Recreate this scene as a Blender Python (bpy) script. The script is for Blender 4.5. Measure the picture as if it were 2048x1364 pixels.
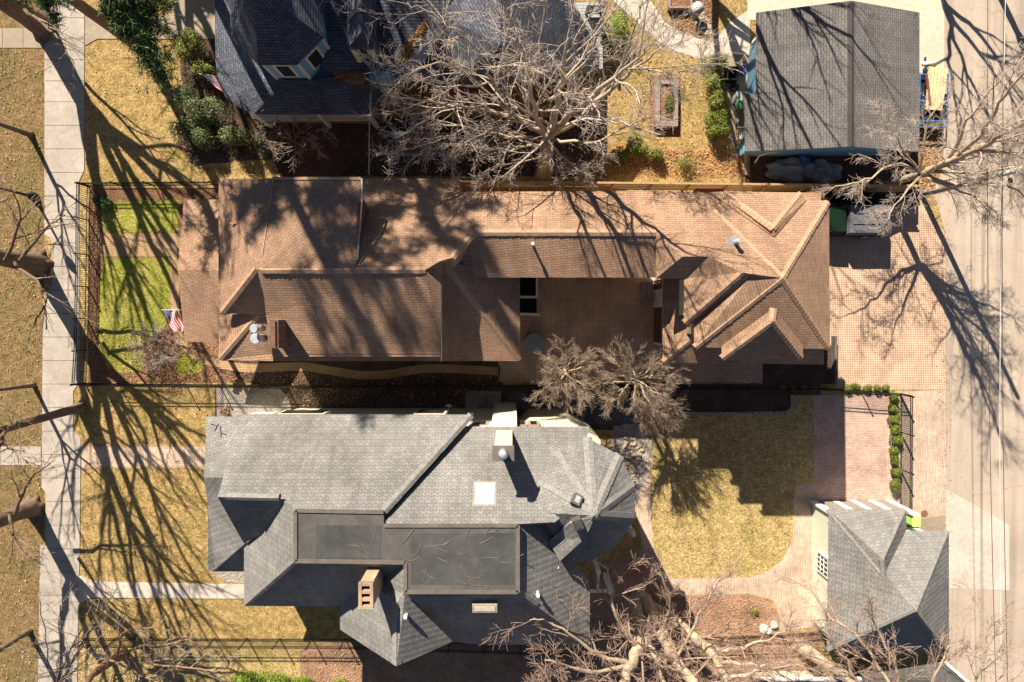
import bpy, bmesh, math, random
from mathutils import Vector, Matrix
import numpy as np

for o in list(bpy.data.objects): bpy.data.objects.remove(o)
S = bpy.context.scene
COL = S.collection
# ------------------------------------------------------------------ camera, sky, sun, exposure
H = 40.15; TILT = math.radians(-2.18); F = 1365.33; PXM = 34.0
cd = bpy.data.cameras.new("camera"); cam = bpy.data.objects.new("camera", cd); COL.objects.link(cam)
cd.sensor_width = 36; cd.lens = 24; cd.clip_end = 500; cd.clip_start = 0.5
cam.location = (0, 0, H); cam.rotation_euler = (TILT, 0, 0); S.camera = cam
S.render.resolution_x = 1024; S.render.resolution_y = 682
SUN = Vector((-0.458*0.7965, 0.889*0.7965, 0.6046)).normalized()
w = bpy.data.worlds.new("World"); S.world = w; w.use_nodes = True
nt = w.node_tree; sky = nt.nodes.new("ShaderNodeTexSky"); sky.sky_type = 'NISHITA'; sky.sun_disc = False; sky.air_density = 0.5; sky.dust_density = 0.4
sky.sun_elevation = math.radians(37.2); sky.sun_rotation = math.radians(-27.3)
nt.links.new(sky.outputs[0], nt.nodes["Background"].inputs[0]); nt.nodes["Background"].inputs[1].default_value = 0.05
sl = bpy.data.lights.new("sun", 'SUN'); sl.energy = 5.0; sl.angle = math.radians(0.5); sl.color = (1.0, 0.91, 0.775)
so = bpy.data.objects.new("sun", sl); COL.objects.link(so); so.rotation_euler = SUN.to_track_quat('Z', 'Y').to_euler()
S.view_settings.view_transform = 'Standard'; S.view_settings.look = 'None'; S.view_settings.exposure = 1.14; S.view_settings.gamma = 1

RM = Matrix.Rotation(TILT, 3, 'X')
def P(px, py, z=0.0):
    d = RM @ Vector(((px-1024)/F, -(py-682)/F, -1.0))
    t = (H-z)/-d.z
    return Vector((d.x*t, d.y*t, z))
R = random.Random(7)

# ------------------------------------------------------------------ materials
class N:
    def __init__(s, name, rough=0.85):
        s.m = bpy.data.materials.new(name); s.m.use_nodes = True; s.t = s.m.node_tree
        s.b = s.t.nodes["Principled BSDF"]; s.b.inputs["Roughness"].default_value = rough
        s.b.inputs["Specular IOR Level"].default_value = 0.25
    def n(s, typ, **k):
        x = s.t.nodes.new(typ)
        for a, v in k.items():
            if a.startswith('i_'): x.inputs[a[2:].replace('_', ' ')].default_value = v
            else: setattr(x, a, v)
        return x
    def l(s, a, b): s.t.links.new(a, b)
    def coord(s, uv=False):
        return s.n("ShaderNodeTexCoord").outputs["UV" if uv else "Object"]
    def noise(s, vec, sc, det=4, rough=0.6, dist=0):
        x = s.n("ShaderNodeTexNoise"); x.inputs["Scale"].default_value = sc; x.inputs["Detail"].default_value = det
        x.inputs["Roughness"].default_value = rough; x.inputs["Distortion"].default_value = dist
        s.l(vec, x.inputs["Vector"]); return x.outputs["Fac"]
    def ramp(s, fac, stops):
        x = s.n("ShaderNodeValToRGB"); e = x.color_ramp.elements
        while len(e) < len(stops): e.new(0.5)
        for i, (p, c) in enumerate(stops):
            e[i].position = p; e[i].color = (c[0], c[1], c[2], 1) if not isinstance(c, (int, float)) else (c, c, c, 1)
        s.l(fac, x.inputs[0]); return x.outputs[0]
    def mix(s, fac, a, b, mode='MIX'):
        x = s.n("ShaderNodeMix", data_type='RGBA', blend_type=mode)
        for k, v in ((0, fac), (6, a), (7, b)):
            if hasattr(v, 'node'): s.l(v, x.inputs[k])
            elif isinstance(v, (int, float)): x.inputs[k].default_value = v if k == 0 else (v, v, v, 1)
            else: x.inputs[k].default_value = (*v, 1)
        return x.outputs[2]
    def math(s, op, a, b=None):
        x = s.n("ShaderNodeMath", operation=op)
        for k, v in ((0, a), (1, b)):
            if v is None: continue
            if hasattr(v, 'node'): s.l(v, x.inputs[k])
            else: x.inputs[k].default_value = v
        return x.outputs[0]
    def bump(s, h, strength=0.5, dist=0.02, prev=None):
        x = s.n("ShaderNodeBump"); x.inputs["Strength"].default_value = strength; x.inputs["Distance"].default_value = dist
        s.l(h, x.inputs["Height"])
        if prev: s.l(prev, x.inputs["Normal"])
        return x.outputs[0]
    def out(s, col=None, nrm=None):
        if col is not None:
            if hasattr(col, 'node'): s.l(col, s.b.inputs["Base Color"])
            else: s.b.inputs["Base Color"].default_value = (*col, 1)
        if nrm is not None: s.l(nrm, s.b.inputs["Normal"])
        return s.m

def m_plain(name, col, rough=0.7, var=0.25, sc=3.0, metal=0.0, bs=0.2):
    a = N(name, rough); c = a.coord(); f = a.noise(c, sc, 5)
    d = tuple(x*(1-var) for x in col); e = tuple(min(1, x*(1+var)) for x in col)
    a.b.inputs["Metallic"].default_value = metal
    return a.out(a.ramp(f, [(0.3, d), (0.7, e)]), a.bump(a.noise(c, sc*12, 3), bs, 0.01))

def m_grass(name, tan, tan2, green, gpos=0.5):
    a = N(name, 0.95); c = a.coord()
    big = a.noise(c, 0.45, 6, 0.75); mid = a.noise(c, 2.2, 6, 0.8); fine = a.noise(c, 8.5, 6, 0.85); ff = a.noise(c, 40, 2, 0.6)
    base = a.mix(a.ramp(mid, [(0.38, 0.0), (0.6, 1.0)]), tan, tan2)
    gm = a.ramp(a.math('ADD', a.math('MULTIPLY', big, 0.65), a.math('MULTIPLY', mid, 0.35)), [(gpos-0.10, 0.0), (gpos+0.12, 1.0)])
    base = a.mix(gm, base, green)
    sp = a.ramp(fine, [(0.34, 0.30), (0.5, 0.95), (0.66, 1.75)])
    base = a.mix(1.0, base, sp, 'MULTIPLY')
    sp2 = a.ramp(ff, [(0.3, 0.7), (0.7, 1.25)])
    base = a.mix(1.0, base, sp2, 'MULTIPLY')
    bn = a.bump(fine, 1.0, 0.10); bn = a.bump(ff, 0.7, 0.03, bn)
    return a.out(base, bn)

def m_mulch(name, c1, c2, c3, sc=9):
    a = N(name, 0.95); c = a.coord()
    v = a.n("ShaderNodeTexVoronoi"); v.inputs["Scale"].default_value = sc; a.l(c, v.inputs["Vector"])
    big = a.noise(c, 0.8, 5, 0.7); f = a.noise(c, sc*2, 4, 0.8)
    x = a.mix(a.ramp(f, [(0.35, 0.0), (0.65, 1.0)]), c1, c2)
    x = a.mix(a.ramp(a.noise(c, sc*3.1, 2, 0.5), [(0.60, 0.0), (0.68, 1.0)]), x, c3)
    x = a.mix(1.0, x, a.ramp(big, [(0.3, 0.6), (0.7, 1.35)]), 'MULTIPLY')
    return a.out(x, a.bump(v.outputs["Distance"], 0.9, 0.05, a.bump(f, 0.8, 0.04)))

def m_concrete(name, col, stain=0.25, sc=0.6):
    a = N(name, 0.85); c = a.coord(); b = a.noise(c, sc, 6, 0.65, 0.4); f = a.noise(c, 30, 3, 0.7); m = a.noise(c, 4, 5, 0.7)
    x = a.mix(1.0, a.ramp(b, [(0.3, tuple(k*(1-stain) for k in col)), (0.65, col)]), a.ramp(m, [(0.3, 0.85), (0.7, 1.12)]), 'MULTIPLY')
    x = a.mix(1.0, x, a.ramp(f, [(0.3, 0.85), (0.7, 1.1)]), 'MULTIPLY')
    return a.out(x, a.bump(f, 0.25, 0.006))

def m_road(name, col):
    a = N(name, 0.9); c = a.coord(); mp = a.n("ShaderNodeMapping"); mp.inputs["Scale"].default_value = (1.5, 0.04, 1); a.l(c, mp.inputs["Vector"])
    tr = a.noise(mp.outputs[0], 1.0, 4, 0.6); b = a.noise(c, 0.3, 6, 0.7, 0.5); f = a.noise(c, 26, 4, 0.75)
    x = a.mix(1.0, a.ramp(b, [(0.3, tuple(k*.8 for k in col)), (0.65, col)]), a.ramp(tr, [(0.35, 0.78), (0.5, 1.0), (0.7, 1.08)]), 'MULTIPLY')
    x = a.mix(1.0, x, a.ramp(f, [(0.28, 0.72), (0.5, 1.0), (0.72, 1.15)]), 'MULTIPLY')
    v = a.n("ShaderNodeTexVoronoi", feature='DISTANCE_TO_EDGE'); v.inputs["Scale"].default_value = 0.22; nn = a.n("ShaderNodeVectorMath", operation='ADD')
    nz = a.n("ShaderNodeTexNoise"); nz.inputs["Scale"].default_value = 1.2; nz.inputs["Detail"].default_value = 6; a.l(c, nz.inputs["Vector"]); a.l(c, nn.inputs[0]); a.l(nz.outputs["Color"], nn.inputs[1]); a.l(nn.outputs[0], v.inputs["Vector"])
    x = a.mix(1.0, x, a.ramp(v.outputs["Distance"], [(0.0, 0.72), (0.006, 1.0)]), 'MULTIPLY')
    return a.out(x, a.bump(f, 0.3, 0.01))

def m_brick(name, c1, c2, mortar, bw, bh, ms=0.006, off=0.5, uv=False, sc=0.7, rot=0.0, hole=0.0):
    a = N(name, 0.9); c = a.coord(uv)
    mp = a.n("ShaderNodeMapping"); mp.inputs["Rotation"].default_value = (0, 0, rot); a.l(c, mp.inputs["Vector"])
    br = a.n("ShaderNodeTexBrick"); br.offset = off
    br.inputs["Scale"].default_value = 1; br.inputs["Brick Width"].default_value = bw; br.inputs["Row Height"].default_value = bh
    br.inputs["Mortar Size"].default_value = ms; br.inputs["Mortar Smooth"].default_value = 0.1; br.inputs["Bias"].default_value = 0
    br.inputs["Color1"].default_value = (*c1, 1); br.inputs["Color2"].default_value = (*c2, 1); br.inputs["Mortar"].default_value = (*mortar, 1)
    a.l(mp.outputs[0], br.inputs["Vector"])
    x = a.mix(1.0, br.outputs["Color"], a.ramp(a.noise(c, sc, 6, 0.7), [(0.3, 0.68), (0.7, 1.2)]), 'MULTIPLY')
    x = a.mix(1.0, x, a.ramp(a.noise(c, 14, 3, 0.7), [(0.3, 0.85), (0.7, 1.12)]), 'MULTIPLY')
    inv = a.math('SUBTRACT', 1.0, br.outputs["Fac"])
    return a.out(x, a.bump(inv, 0.6, 0.01))

def m_shingle(name, c1, c2, dark, w, h, zig=0.0, var=(0.75, 1.2), depth=0.02, ms=0.012):
    a = N(name, 0.9); c = a.coord(True)
    sp = a.n("ShaderNodeSeparateXYZ"); a.l(c, sp.inputs[0]); u, v = sp.outputs[0], sp.outputs[1]
    if zig:
        # scalloped or pointed butts: the lower edge of each tab dips in its middle
        ph = a.math('MULTIPLY', a.math('SUBTRACT', a.math('PINGPONG', u, w/2), w/4), zig*4/w)
        v = a.math('ADD', v, ph)
    rowf = a.math('DIVIDE', v, h); fr = a.math('FRACT', rowf)
    cb = a.n("ShaderNodeCombineXYZ"); a.l(u, cb.inputs[0]); a.l(v, cb.inputs[1])
    br = a.n("ShaderNodeTexBrick"); br.offset = 0.5
    br.inputs["Scale"].default_value = 1; br.inputs["Brick Width"].default_value = w; br.inputs["Row Height"].default_value = h
    br.inputs["Mortar Size"].default_value = ms; br.inputs["Mortar Smooth"].default_value = 0.2; br.inputs["Bias"].default_value = 0
    br.inputs["Color1"].default_value = (*c1, 1); br.inputs["Color2"].default_value = (*c2, 1); br.inputs["Mortar"].default_value = (*dark, 1)
    a.l(cb.outputs[0], br.inputs["Vector"])
    o = a.coord()
    x = a.mix(1.0, br.outputs["Color"], a.ramp(a.noise(o, 0.5, 6, 0.7), [(0.3, var[0]), (0.7, var[1])]), 'MULTIPLY')
    x = a.mix(1.0, x, a.ramp(a.noise(o, 22, 3, 0.8), [(0.3, 0.8), (0.7, 1.2)]), 'MULTIPLY')
    mps = a.n("ShaderNodeMapping"); mps.inputs["Scale"].default_value = (2.2, 0.22, 1); a.l(c, mps.inputs["Vector"])
    x = a.mix(1.0, x, a.ramp(a.noise(mps.outputs[0], 1.0, 5, 0.7), [(0.3, 0.8), (0.6, 1.04)]), 'MULTIPLY')
    x = a.mix(1.0, x, a.ramp(a.noise(o, 0.13, 3, 0.6), [(0.35, 0.86), (0.65, 1.1)]), 'MULTIPLY')
    hgt = a.math('SUBTRACT', 1.0, fr)
    hgt = a.math('SUBTRACT', hgt, a.math('MULTIPLY', br.outputs["Fac"], 0.35))
    return a.out(x, a.bump(hgt, 0.8, depth, a.bump(a.noise(o, 30, 2), 0.2, 0.004)))

def m_leaf(name, c1, c2, c3, rough=0.6):
    a = N(name, rough); g = a.n("ShaderNodeNewGeometry")
    x = a.ramp(g.outputs["Random Per Island"], [(0.0, c1), (0.55, c2), (1.0, c3)])
    x = a.mix(1.0, x, a.ramp(a.noise(a.coord(), 1.5, 4), [(0.3, 0.7), (0.7, 1.3)]), 'MULTIPLY')
    a.b.inputs["Subsurface Weight"].default_value = 0.0
    return a.out(x)

def m_bark(name, c1, c2, sc=6, stretch=0.25):
    a = N(name, 0.95); c = a.coord(); mp = a.n("ShaderNodeMapping"); mp.inputs["Scale"].default_value = (1, 1, stretch); a.l(c, mp.inputs["Vector"])
    f = a.noise(mp.outputs[0], sc, 6, 0.75)
    return a.out(a.ramp(f, [(0.32, c1), (0.68, c2)]), a.bump(a.noise(mp.outputs[0], sc*2, 5, 0.8), 1.0, 0.05))

M = {}
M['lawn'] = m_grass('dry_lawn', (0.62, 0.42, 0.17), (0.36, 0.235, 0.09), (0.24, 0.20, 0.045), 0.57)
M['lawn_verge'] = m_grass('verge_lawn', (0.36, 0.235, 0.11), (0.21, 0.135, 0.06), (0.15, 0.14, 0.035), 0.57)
M['lawn_green'] = m_grass('green_lawn', (0.50, 0.42, 0.14), (0.38, 0.34, 0.06), (0.24, 0.27, 0.02), 0.49)
M['lawn_mixed'] = m_grass('mixed_lawn', (0.66, 0.48, 0.22), (0.44, 0.31, 0.12), (0.28, 0.24, 0.055), 0.58)
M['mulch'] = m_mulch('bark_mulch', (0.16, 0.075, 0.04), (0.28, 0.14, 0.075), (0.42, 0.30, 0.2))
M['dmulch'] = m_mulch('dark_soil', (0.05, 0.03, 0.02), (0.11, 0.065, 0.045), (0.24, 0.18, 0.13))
M['rmulch'] = m_mulch('red_mulch', (0.27, 0.15, 0.09), (0.40, 0.24, 0.155), (0.45, 0.3, 0.2), 11)
M['litter'] = m_mulch('leaf_litter', (0.30, 0.16, 0.06), (0.42, 0.24, 0.09), (0.16, 0.09, 0.05), 8)
M['gravel'] = m_mulch('gravel', (0.22, 0.18, 0.15), (0.42, 0.36, 0.31), (0.6, 0.55, 0.5), 9)
M['pebble'] = m_mulch('dark_pebbles', (0.05, 0.05, 0.055), (0.12, 0.12, 0.13), (0.3, 0.3, 0.3), 6)
M['walk'] = m_concrete('sidewalk_concrete', (0.45, 0.39, 0.33), 0.32, 0.5)
M['walk2'] = m_concrete('old_concrete', (0.36, 0.29, 0.21), 0.3, 0.7)
M['white_conc'] = m_concrete('pale_concrete', (0.56, 0.48, 0.40), 0.2, 0.6)
M['road'] = m_road('road_concrete', (0.46, 0.37, 0.29))
M['drive'] = m_concrete('drive_concrete', (0.64, 0.51, 0.39), 0.15, 0.4)
M['joint'] = m_plain('joint_dirt', (0.12, 0.09, 0.07))
M['grid_paver'] = m_brick('permeable_paver', (0.78, 0.55, 0.39), (0.68, 0.46, 0.315), (0.32, 0.205, 0.14), 0.105, 0.105, 0.016, 0.0)
M['paver'] = m_brick('clay_paver', (0.64, 0.48, 0.36), (0.50, 0.37, 0.275), (0.27, 0.18, 0.135), 0.20, 0.10, 0.008, 0.5, rot=math.pi/2)
M['paver_pink'] = m_brick('pink_paver', (0.62, 0.43, 0.345), (0.50, 0.335, 0.27), (0.24, 0.16, 0.125), 0.20, 0.10, 0.008, 0.5)
M['paver_tan'] = m_brick('tan_paver', (0.50, 0.33, 0.18), (0.42, 0.27, 0.15), (0.2, 0.12, 0.06), 0.20, 0.10, 0.008, 0.5)
M['brown_sh'] = m_shingle('brown_shingle', (0.39, 0.243, 0.157), (0.315, 0.19, 0.122), (0.18, 0.106, 0.068), 0.32, 0.128, 0, (0.80, 1.14), 0.02, 0.008)
M['cap_sh'] = m_plain('brown_ridge_shingle', (0.39, 0.245, 0.158), 0.9, 0.2, 6)
M['grey_sh'] = m_shingle('grey_shingle', (0.25, 0.238, 0.222), (0.195, 0.186, 0.174), (0.12, 0.114, 0.106), 0.28, 0.175, 0.045, (0.8, 1.15), 0.022, 0.009)
M['grey_cap'] = m_plain('grey_ridge_shingle', (0.22, 0.208, 0.195), 0.9, 0.25, 5)
M['blue_sh'] = m_shingle('slate_shingle', (0.13, 0.138, 0.17), (0.08, 0.086, 0.11), (0.025, 0.027, 0.032), 0.32, 0.15, 0, (0.8, 1.25), 0.03, 0.014)
M['gar_sh'] = m_shingle('charcoal_shingle', (0.18, 0.165, 0.155), (0.14, 0.128, 0.122), (0.07, 0.062, 0.06), 0.32, 0.14, 0, (0.88, 1.15), 0.015, 0.012)
M['membrane'] = m_concrete('roof_membrane', (0.115, 0.105, 0.098), 0.4, 0.8)
M['membrane2'] = m_concrete('worn_membrane', (0.165, 0.14, 0.122), 0.35, 1.2)
M['cream'] = m_plain('cream_siding', (0.62, 0.56, 0.42), 0.7, 0.06)
M['mint'] = m_plain('mint_siding', (0.60, 0.62, 0.50), 0.7, 0.05)
M['white'] = m_plain('white_paint', (0.75, 0.74, 0.70), 0.6, 0.05)
M['blue'] = m_plain('blue_siding', (0.22, 0.50, 0.74), 0.6, 0.08)
M['teal'] = m_plain('teal_siding', (0.10, 0.21, 0.29), 0.6, 0.08)
M['tanwall'] = m_plain('tan_siding', (0.36, 0.25, 0.17), 0.8, 0.08)
M['redwood'] = m_plain('red_door', (0.17, 0.055, 0.035), 0.5, 0.15)
M['glass'] = m_plain('window_glass', (0.03, 0.035, 0.04), 0.08, 0.1)
M['skyglass'] = m_plain('skylight_diffuser', (0.36, 0.37, 0.37), 0.3, 0.02)
M['iron'] = m_plain('black_iron', (0.018, 0.016, 0.015), 0.5, 0.2)
M['metal'] = m_plain('galvanised_metal', (0.62, 0.64, 0.67), 0.35, 0.15, 4, 0.5)
M['gmetal'] = m_plain('grey_metal', (0.30, 0.33, 0.35), 0.5, 0.15)
M['brick'] = m_brick('red_brick', (0.27, 0.125, 0.08), (0.19, 0.085, 0.055), (0.12, 0.09, 0.07), 0.2, 0.07, 0.008)
M['tanbrick'] = m_brick('tan_brick', (0.52, 0.36, 0.22), (0.42, 0.28, 0.17), (0.28, 0.2, 0.14), 0.2, 0.07, 0.008)
M['dark'] = m_plain('dark_void', (0.012, 0.011, 0.010), 0.9)
M['wood'] = m_bark('fence_wood', (0.34, 0.21, 0.10), (0.50, 0.34, 0.17), 5, 1)
M['oldwood'] = m_bark('grey_wood', (0.22, 0.18, 0.15), (0.36, 0.31, 0.26), 5, 1)
M['newwood'] = m_bark('new_lumber', (0.62, 0.47, 0.26), (0.76, 0.60, 0.36), 3, 1)
M['deck'] = m_bark('deck_board', (0.36, 0.37, 0.38), (0.46, 0.47, 0.48), 4, 1)
M['planter'] = m_bark('planter_timber', (0.24, 0.18, 0.15), (0.36, 0.28, 0.24), 5, 1)
M['bark'] = m_bark('grey_brown_bark', (0.10, 0.065, 0.045), (0.27, 0.19, 0.135))
M['twig'] = m_bark('twig_bark', (0.24, 0.17, 0.12), (0.46, 0.35, 0.26), 8)
M['palebark'] = m_bark('pale_bark', (0.34, 0.25, 0.16), (0.60, 0.49, 0.35), 5)
M['paletwig'] = m_bark('pale_twig', (0.40, 0.31, 0.25), (0.58, 0.48, 0.40), 8)
M['redtwig'] = m_bark('red_tipped_twig', (0.36, 0.23, 0.17), (0.52, 0.38, 0.30), 8)
M['orangebark'] = m_bark('orange_bark', (0.22, 0.12, 0.07), (0.40, 0.25, 0.16), 6)
M['hedge'] = m_leaf('hedge_leaf', (0.06, 0.08, 0.015), (0.16, 0.18, 0.03), (0.34, 0.33, 0.07))
M['rhodo'] = m_leaf('rhododendron_leaf', (0.04, 0.065, 0.02), (0.12, 0.15, 0.05), (0.26, 0.28, 0.13))
M['bright'] = m_leaf('bright_leaf', (0.07, 0.12, 0.012), (0.17, 0.25, 0.02), (0.32, 0.40, 0.05))
M['boxwood'] = m_leaf('boxwood_leaf', (0.04, 0.06, 0.01), (0.12, 0.15, 0.02), (0.25, 0.26, 0.04))
M['needle'] = m_leaf('pine_needle', (0.04, 0.075, 0.03), (0.09, 0.14, 0.045), (0.2, 0.24, 0.08))
M['needle2'] = m_leaf('yellow_needle', (0.10, 0.11, 0.02), (0.2, 0.2, 0.04), (0.3, 0.28, 0.06))
M['deadleaf'] = m_leaf('fallen_leaf', (0.20, 0.09, 0.04), (0.36, 0.19, 0.08), (0.5, 0.36, 0.2))
M['rockm'] = m_plain('field_stone', (0.34, 0.28, 0.21), 0.9, 0.3, 5)
M['whiterock'] = m_plain('white_stone', (0.55, 0.52, 0.47), 0.8, 0.3, 5)
M['tarpblue'] = m_plain('blue_tarp', (0.04, 0.15, 0.38), 0.4, 0.2)
M['navy'] = m_plain('navy_plastic', (0.03, 0.04, 0.3), 0.4, 0.2)
M['tarpgrey'] = m_plain('grey_tarp', (0.22, 0.24, 0.27), 0.5, 0.3, 2)
M['black'] = m_plain('black_plastic', (0.02, 0.02, 0.022), 0.5, 0.2)
M['rubber'] = m_plain('tyre_rubber', (0.02, 0.02, 0.02), 0.9, 0.2)
M['greenpaint'] = m_plain('green_truck_paint', (0.008, 0.02, 0.012), 0.25, 0.15)
M['greenplastic'] = m_plain('green_plastic', (0.04, 0.12, 0.07), 0.4, 0.2)
M['lime'] = m_plain('lime_plastic', (0.42, 0.68, 0.16), 0.5, 0.1)
M['captop'] = m_plain('truck_cap_paint', (0.12, 0.12, 0.135), 0.4, 0.15)
M['red'] = m_plain('flag_red', (0.58, 0.03, 0.04), 0.8, 0.08)
M['flagwhite'] = m_plain('flag_white', (0.82, 0.76, 0.76), 0.8, 0.04)
M['flagblue'] = m_plain('flag_blue', (0.03, 0.05, 0.22), 0.8, 0.1)
M['rust'] = m_plain('rusty_iron', (0.22, 0.11, 0.06), 0.8, 0.3)
M['slateblue'] = m_plain('spa_cover', (0.19, 0.24, 0.26), 0.6, 0.06)
M['wire'] = m_plain('cable', (0.05, 0.045, 0.04), 0.6)
M['palewire'] = m_plain('pale_cable', (0.6, 0.58, 0.55), 0.6)
M['polewood'] = m_bark('weathered_pole', (0.38, 0.34, 0.30), (0.60, 0.56, 0.50), 4, 0.2)

# ------------------------------------------------------------------ object helpers
def tag(o, label=None, cat=None, group=None, kind=None):
    if label: o["label"] = label
    if cat: o["category"] = cat
    if group: o["group"] = group
    if kind: o["kind"] = kind
    return o
def thing(name, loc, label, cat, group=None):
    o = bpy.data.objects.new(name, None); COL.objects.link(o); o.location = loc; o.empty_display_size = 0.3
    return tag(o, label, cat, group)

class MB:
    def __init__(s): s.v = []; s.f = []; s.mi = []; s.uv = {}
    def face(s, pts, mi=0, uv=None):
        i = len(s.v); s.v += [tuple(p) for p in pts]; s.f.append(tuple(range(i, i+len(pts)))); s.mi.append(mi)
        if uv: s.uv[len(s.f)-1] = uv
    def raw(s, vs, fs, mi=0):
        i = len(s.v); s.v += [tuple(p) for p in vs]
        for f in fs: s.f.append(tuple(i+k for k in f)); s.mi.append(mi)
    def box(s, c, size, rot=0.0, mi=0, tiltx=0.0, bev=0.0):
        hx, hy, hz = size[0]/2, size[1]/2, size[2]/2
        m = Matrix.Rotation(rot, 3, 'Z') @ Matrix.Rotation(tiltx, 3, 'X')
        vs = [Vector(c) + m @ Vector((x*hx, y*hy, z*hz)) for z in (-1, 1) for y in (-1, 1) for x in (-1, 1)]
        s.raw(vs, [(0, 2, 3, 1), (4, 5, 7, 6), (0, 1, 5, 4), (2, 6, 7, 3), (0, 4, 6, 2), (1, 3, 7, 5)], mi)
    def bar(s, a, b, w, h, mi=0):
        a = Vector(a); b = Vector(b); d = (b-a); L = d.length; d.normalize()
        up = Vector((0, 0, 1)) if abs(d.z) < 0.95 else Vector((1, 0, 0))
        x = d.cross(up).normalized(); y = x.cross(d)
        vs = [p + x*sx*w/2 + y*sy*h/2 for p in (a, b) for sy in (-1, 1) for sx in (-1, 1)]
        s.raw(vs, [(0, 2, 3, 1), (4, 5, 7, 6), (0, 1, 5, 4), (2, 6, 7, 3), (0, 4, 6, 2), (1, 3, 7, 5)], mi)
    def prism(s, pts, z0, z1, mi=0):
        n = len(pts)
        ar = sum(pts[i][0]*pts[(i+1) % n][1]-pts[(i+1) % n][0]*pts[i][1] for i in range(n))
        if ar < 0: pts = pts[::-1]
        lo = [(p[0], p[1], z0) for p in pts]; hi = [(p[0], p[1], z1) for p in pts]
        s.raw(lo+hi, [tuple(range(n-1, -1, -1)), tuple(range(n, 2*n))] + [(i, (i+1) % n, n+(i+1) % n, n+i) for i in range(n)], mi)
    def tube(s, pts, rad, sides=6, mi=0, cap=True):
        n = len(pts); base = len(s.v); prev = None
        for i in range(n):
            d = (pts[min(i+1, n-1)] - pts[max(i-1, 0)])
            if d.length < 1e-6: d = Vector((0, 0, 1))
            d.normalize()
            if prev is None:
                ref = Vector((1, 0, 0)) if abs(d.x) < 0.8 else Vector((0, 1, 0))
                x = d.cross(ref).normalized()
            else:
                x = (prev - d*prev.dot(d));
                x = x.normalized() if x.length > 1e-5 else d.orthogonal().normalized()
            prev = x; y = d.cross(x); r = rad[i] if isinstance(rad, (list, tuple)) else rad
            p = pts[i]
            for k in range(sides):
                a = 6.28318*k/sides; ca = math.cos(a)*r; sa = math.sin(a)*r
                s.v.append((p.x+x.x*ca+y.x*sa, p.y+x.y*ca+y.y*sa, p.z+x.z*ca+y.z*sa))
        for i in range(n-1):
            for k in range(sides):
                k2 = (k+1) % sides
                s.f.append((base+i*sides+k, base+i*sides+k2, base+(i+1)*sides+k2, base+(i+1)*sides+k)); s.mi.append(mi)
        if cap:
            s.f.append(tuple(base+k for k in range(sides-1, -1, -1))); s.mi.append(mi)
            s.f.append(tuple(base+(n-1)*sides+k for k in range(sides))); s.mi.append(mi)
    def cyl(s, c, r, z0, z1, sides=20, mi=0, r2=None):
        s.tube([Vector((c[0], c[1], z0)), Vector((c[0], c[1], z1))], [r, r if r2 is None else r2], sides, mi)
    def build(s, name, mats, parent=None, smooth=False, loc=None, solid=0.0, bevel=0.0):
        me = bpy.data.meshes.new(name)
        off = Vector(loc) if loc is not None else (parent.matrix_world_loc if hasattr(parent, 'matrix_world_loc') else Vector((0, 0, 0)))
        if parent is not None: off = wloc(parent)
        vs = [(x-off[0], y-off[1], z-off[2]) for x, y, z in s.v]
        me.from_pydata(vs, [], s.f)
        mats = mats if isinstance(mats, (list, tuple)) else [mats]
        for m in mats: me.materials.append(M[m] if isinstance(m, str) else m)
        if len(mats) > 1: me.polygons.foreach_set("material_index", s.mi)
        if s.uv:
            ul = me.uv_layers.new(name="UVMap")
            for fi, uvs in s.uv.items():
                for k, li in enumerate(me.polygons[fi].loop_indices): ul.data[li].uv = uvs[k]
        if smooth: me.polygons.foreach_set("use_smooth", [True]*len(me.polygons))
        me.update(); o = bpy.data.objects.new(name, me); COL.objects.link(o)
        if parent is not None: o.parent = parent
        elif loc is not None: o.location = loc
        if solid:
            md = o.modifiers.new("solid", 'SOLIDIFY'); md.thickness = solid; md.offset = -1
        if bevel:
            md = o.modifiers.new("bevel", 'BEVEL'); md.width = bevel; md.segments = 2; md.limit_method = 'ANGLE'
        return o
def wloc(o):
    v = Vector(o.location)
    while o.parent: o = o.parent; v += o.location
    return v

def catmull(pts, per=6, closed=True):
    out = []; n = len(pts)
    rng = range(n) if closed else range(n-1)
    for i in rng:
        if closed: a, b, c, d = pts[(i-1) % n], pts[i], pts[(i+1) % n], pts[(i+2) % n]
        else: a, b, c, d = pts[max(i-1, 0)], pts[i], pts[i+1], pts[min(i+2, n-1)]
        for k in range(per):
            t = k/per
            out.append(tuple(0.5*((2*b[j]) + (-a[j]+c[j])*t + (2*a[j]-5*b[j]+4*c[j]-d[j])*t*t + (-a[j]+3*b[j]-3*c[j]+d[j])*t**3) for j in range(len(b))))
    if not closed: out.append(tuple(pts[-1]))
    return out
def sheet(name, px, z, mat, smooth=False, jit=0.0, kind='structure', label=None, thick=0.0):
    pts = [P(a, b, 0) for a, b in px]
    if jit and not smooth:
        q = []
        for i in range(len(pts)):
            a, b = pts[i], pts[(i+1) % len(pts)]; L = (b-a).length; n = max(1, int(L/0.35))
            for k in range(n):
                p = a.lerp(b, k/n); q.append(Vector((p.x+R.uniform(-jit, jit), p.y+R.uniform(-jit, jit), 0)))
        pts = q
    if smooth:
        pts = [Vector((a, b, 0)) for a, b in catmull([(p.x, p.y) for p in pts], 6)]
        if jit: pts = [Vector((p.x+R.uniform(-jit, jit), p.y+R.uniform(-jit, jit), 0)) for p in pts]
    n = len(pts); ar = sum(pts[i].x*pts[(i+1) % n].y-pts[(i+1) % n].x*pts[i].y for i in range(n))
    if ar < 0: pts = pts[::-1]
    b = MB(); b.prism([(p.x, p.y) for p in pts], min(-0.02, z-0.03), z)
    o = b.build(name, mat)
    tag(o, label, None, None, kind); return o
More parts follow.
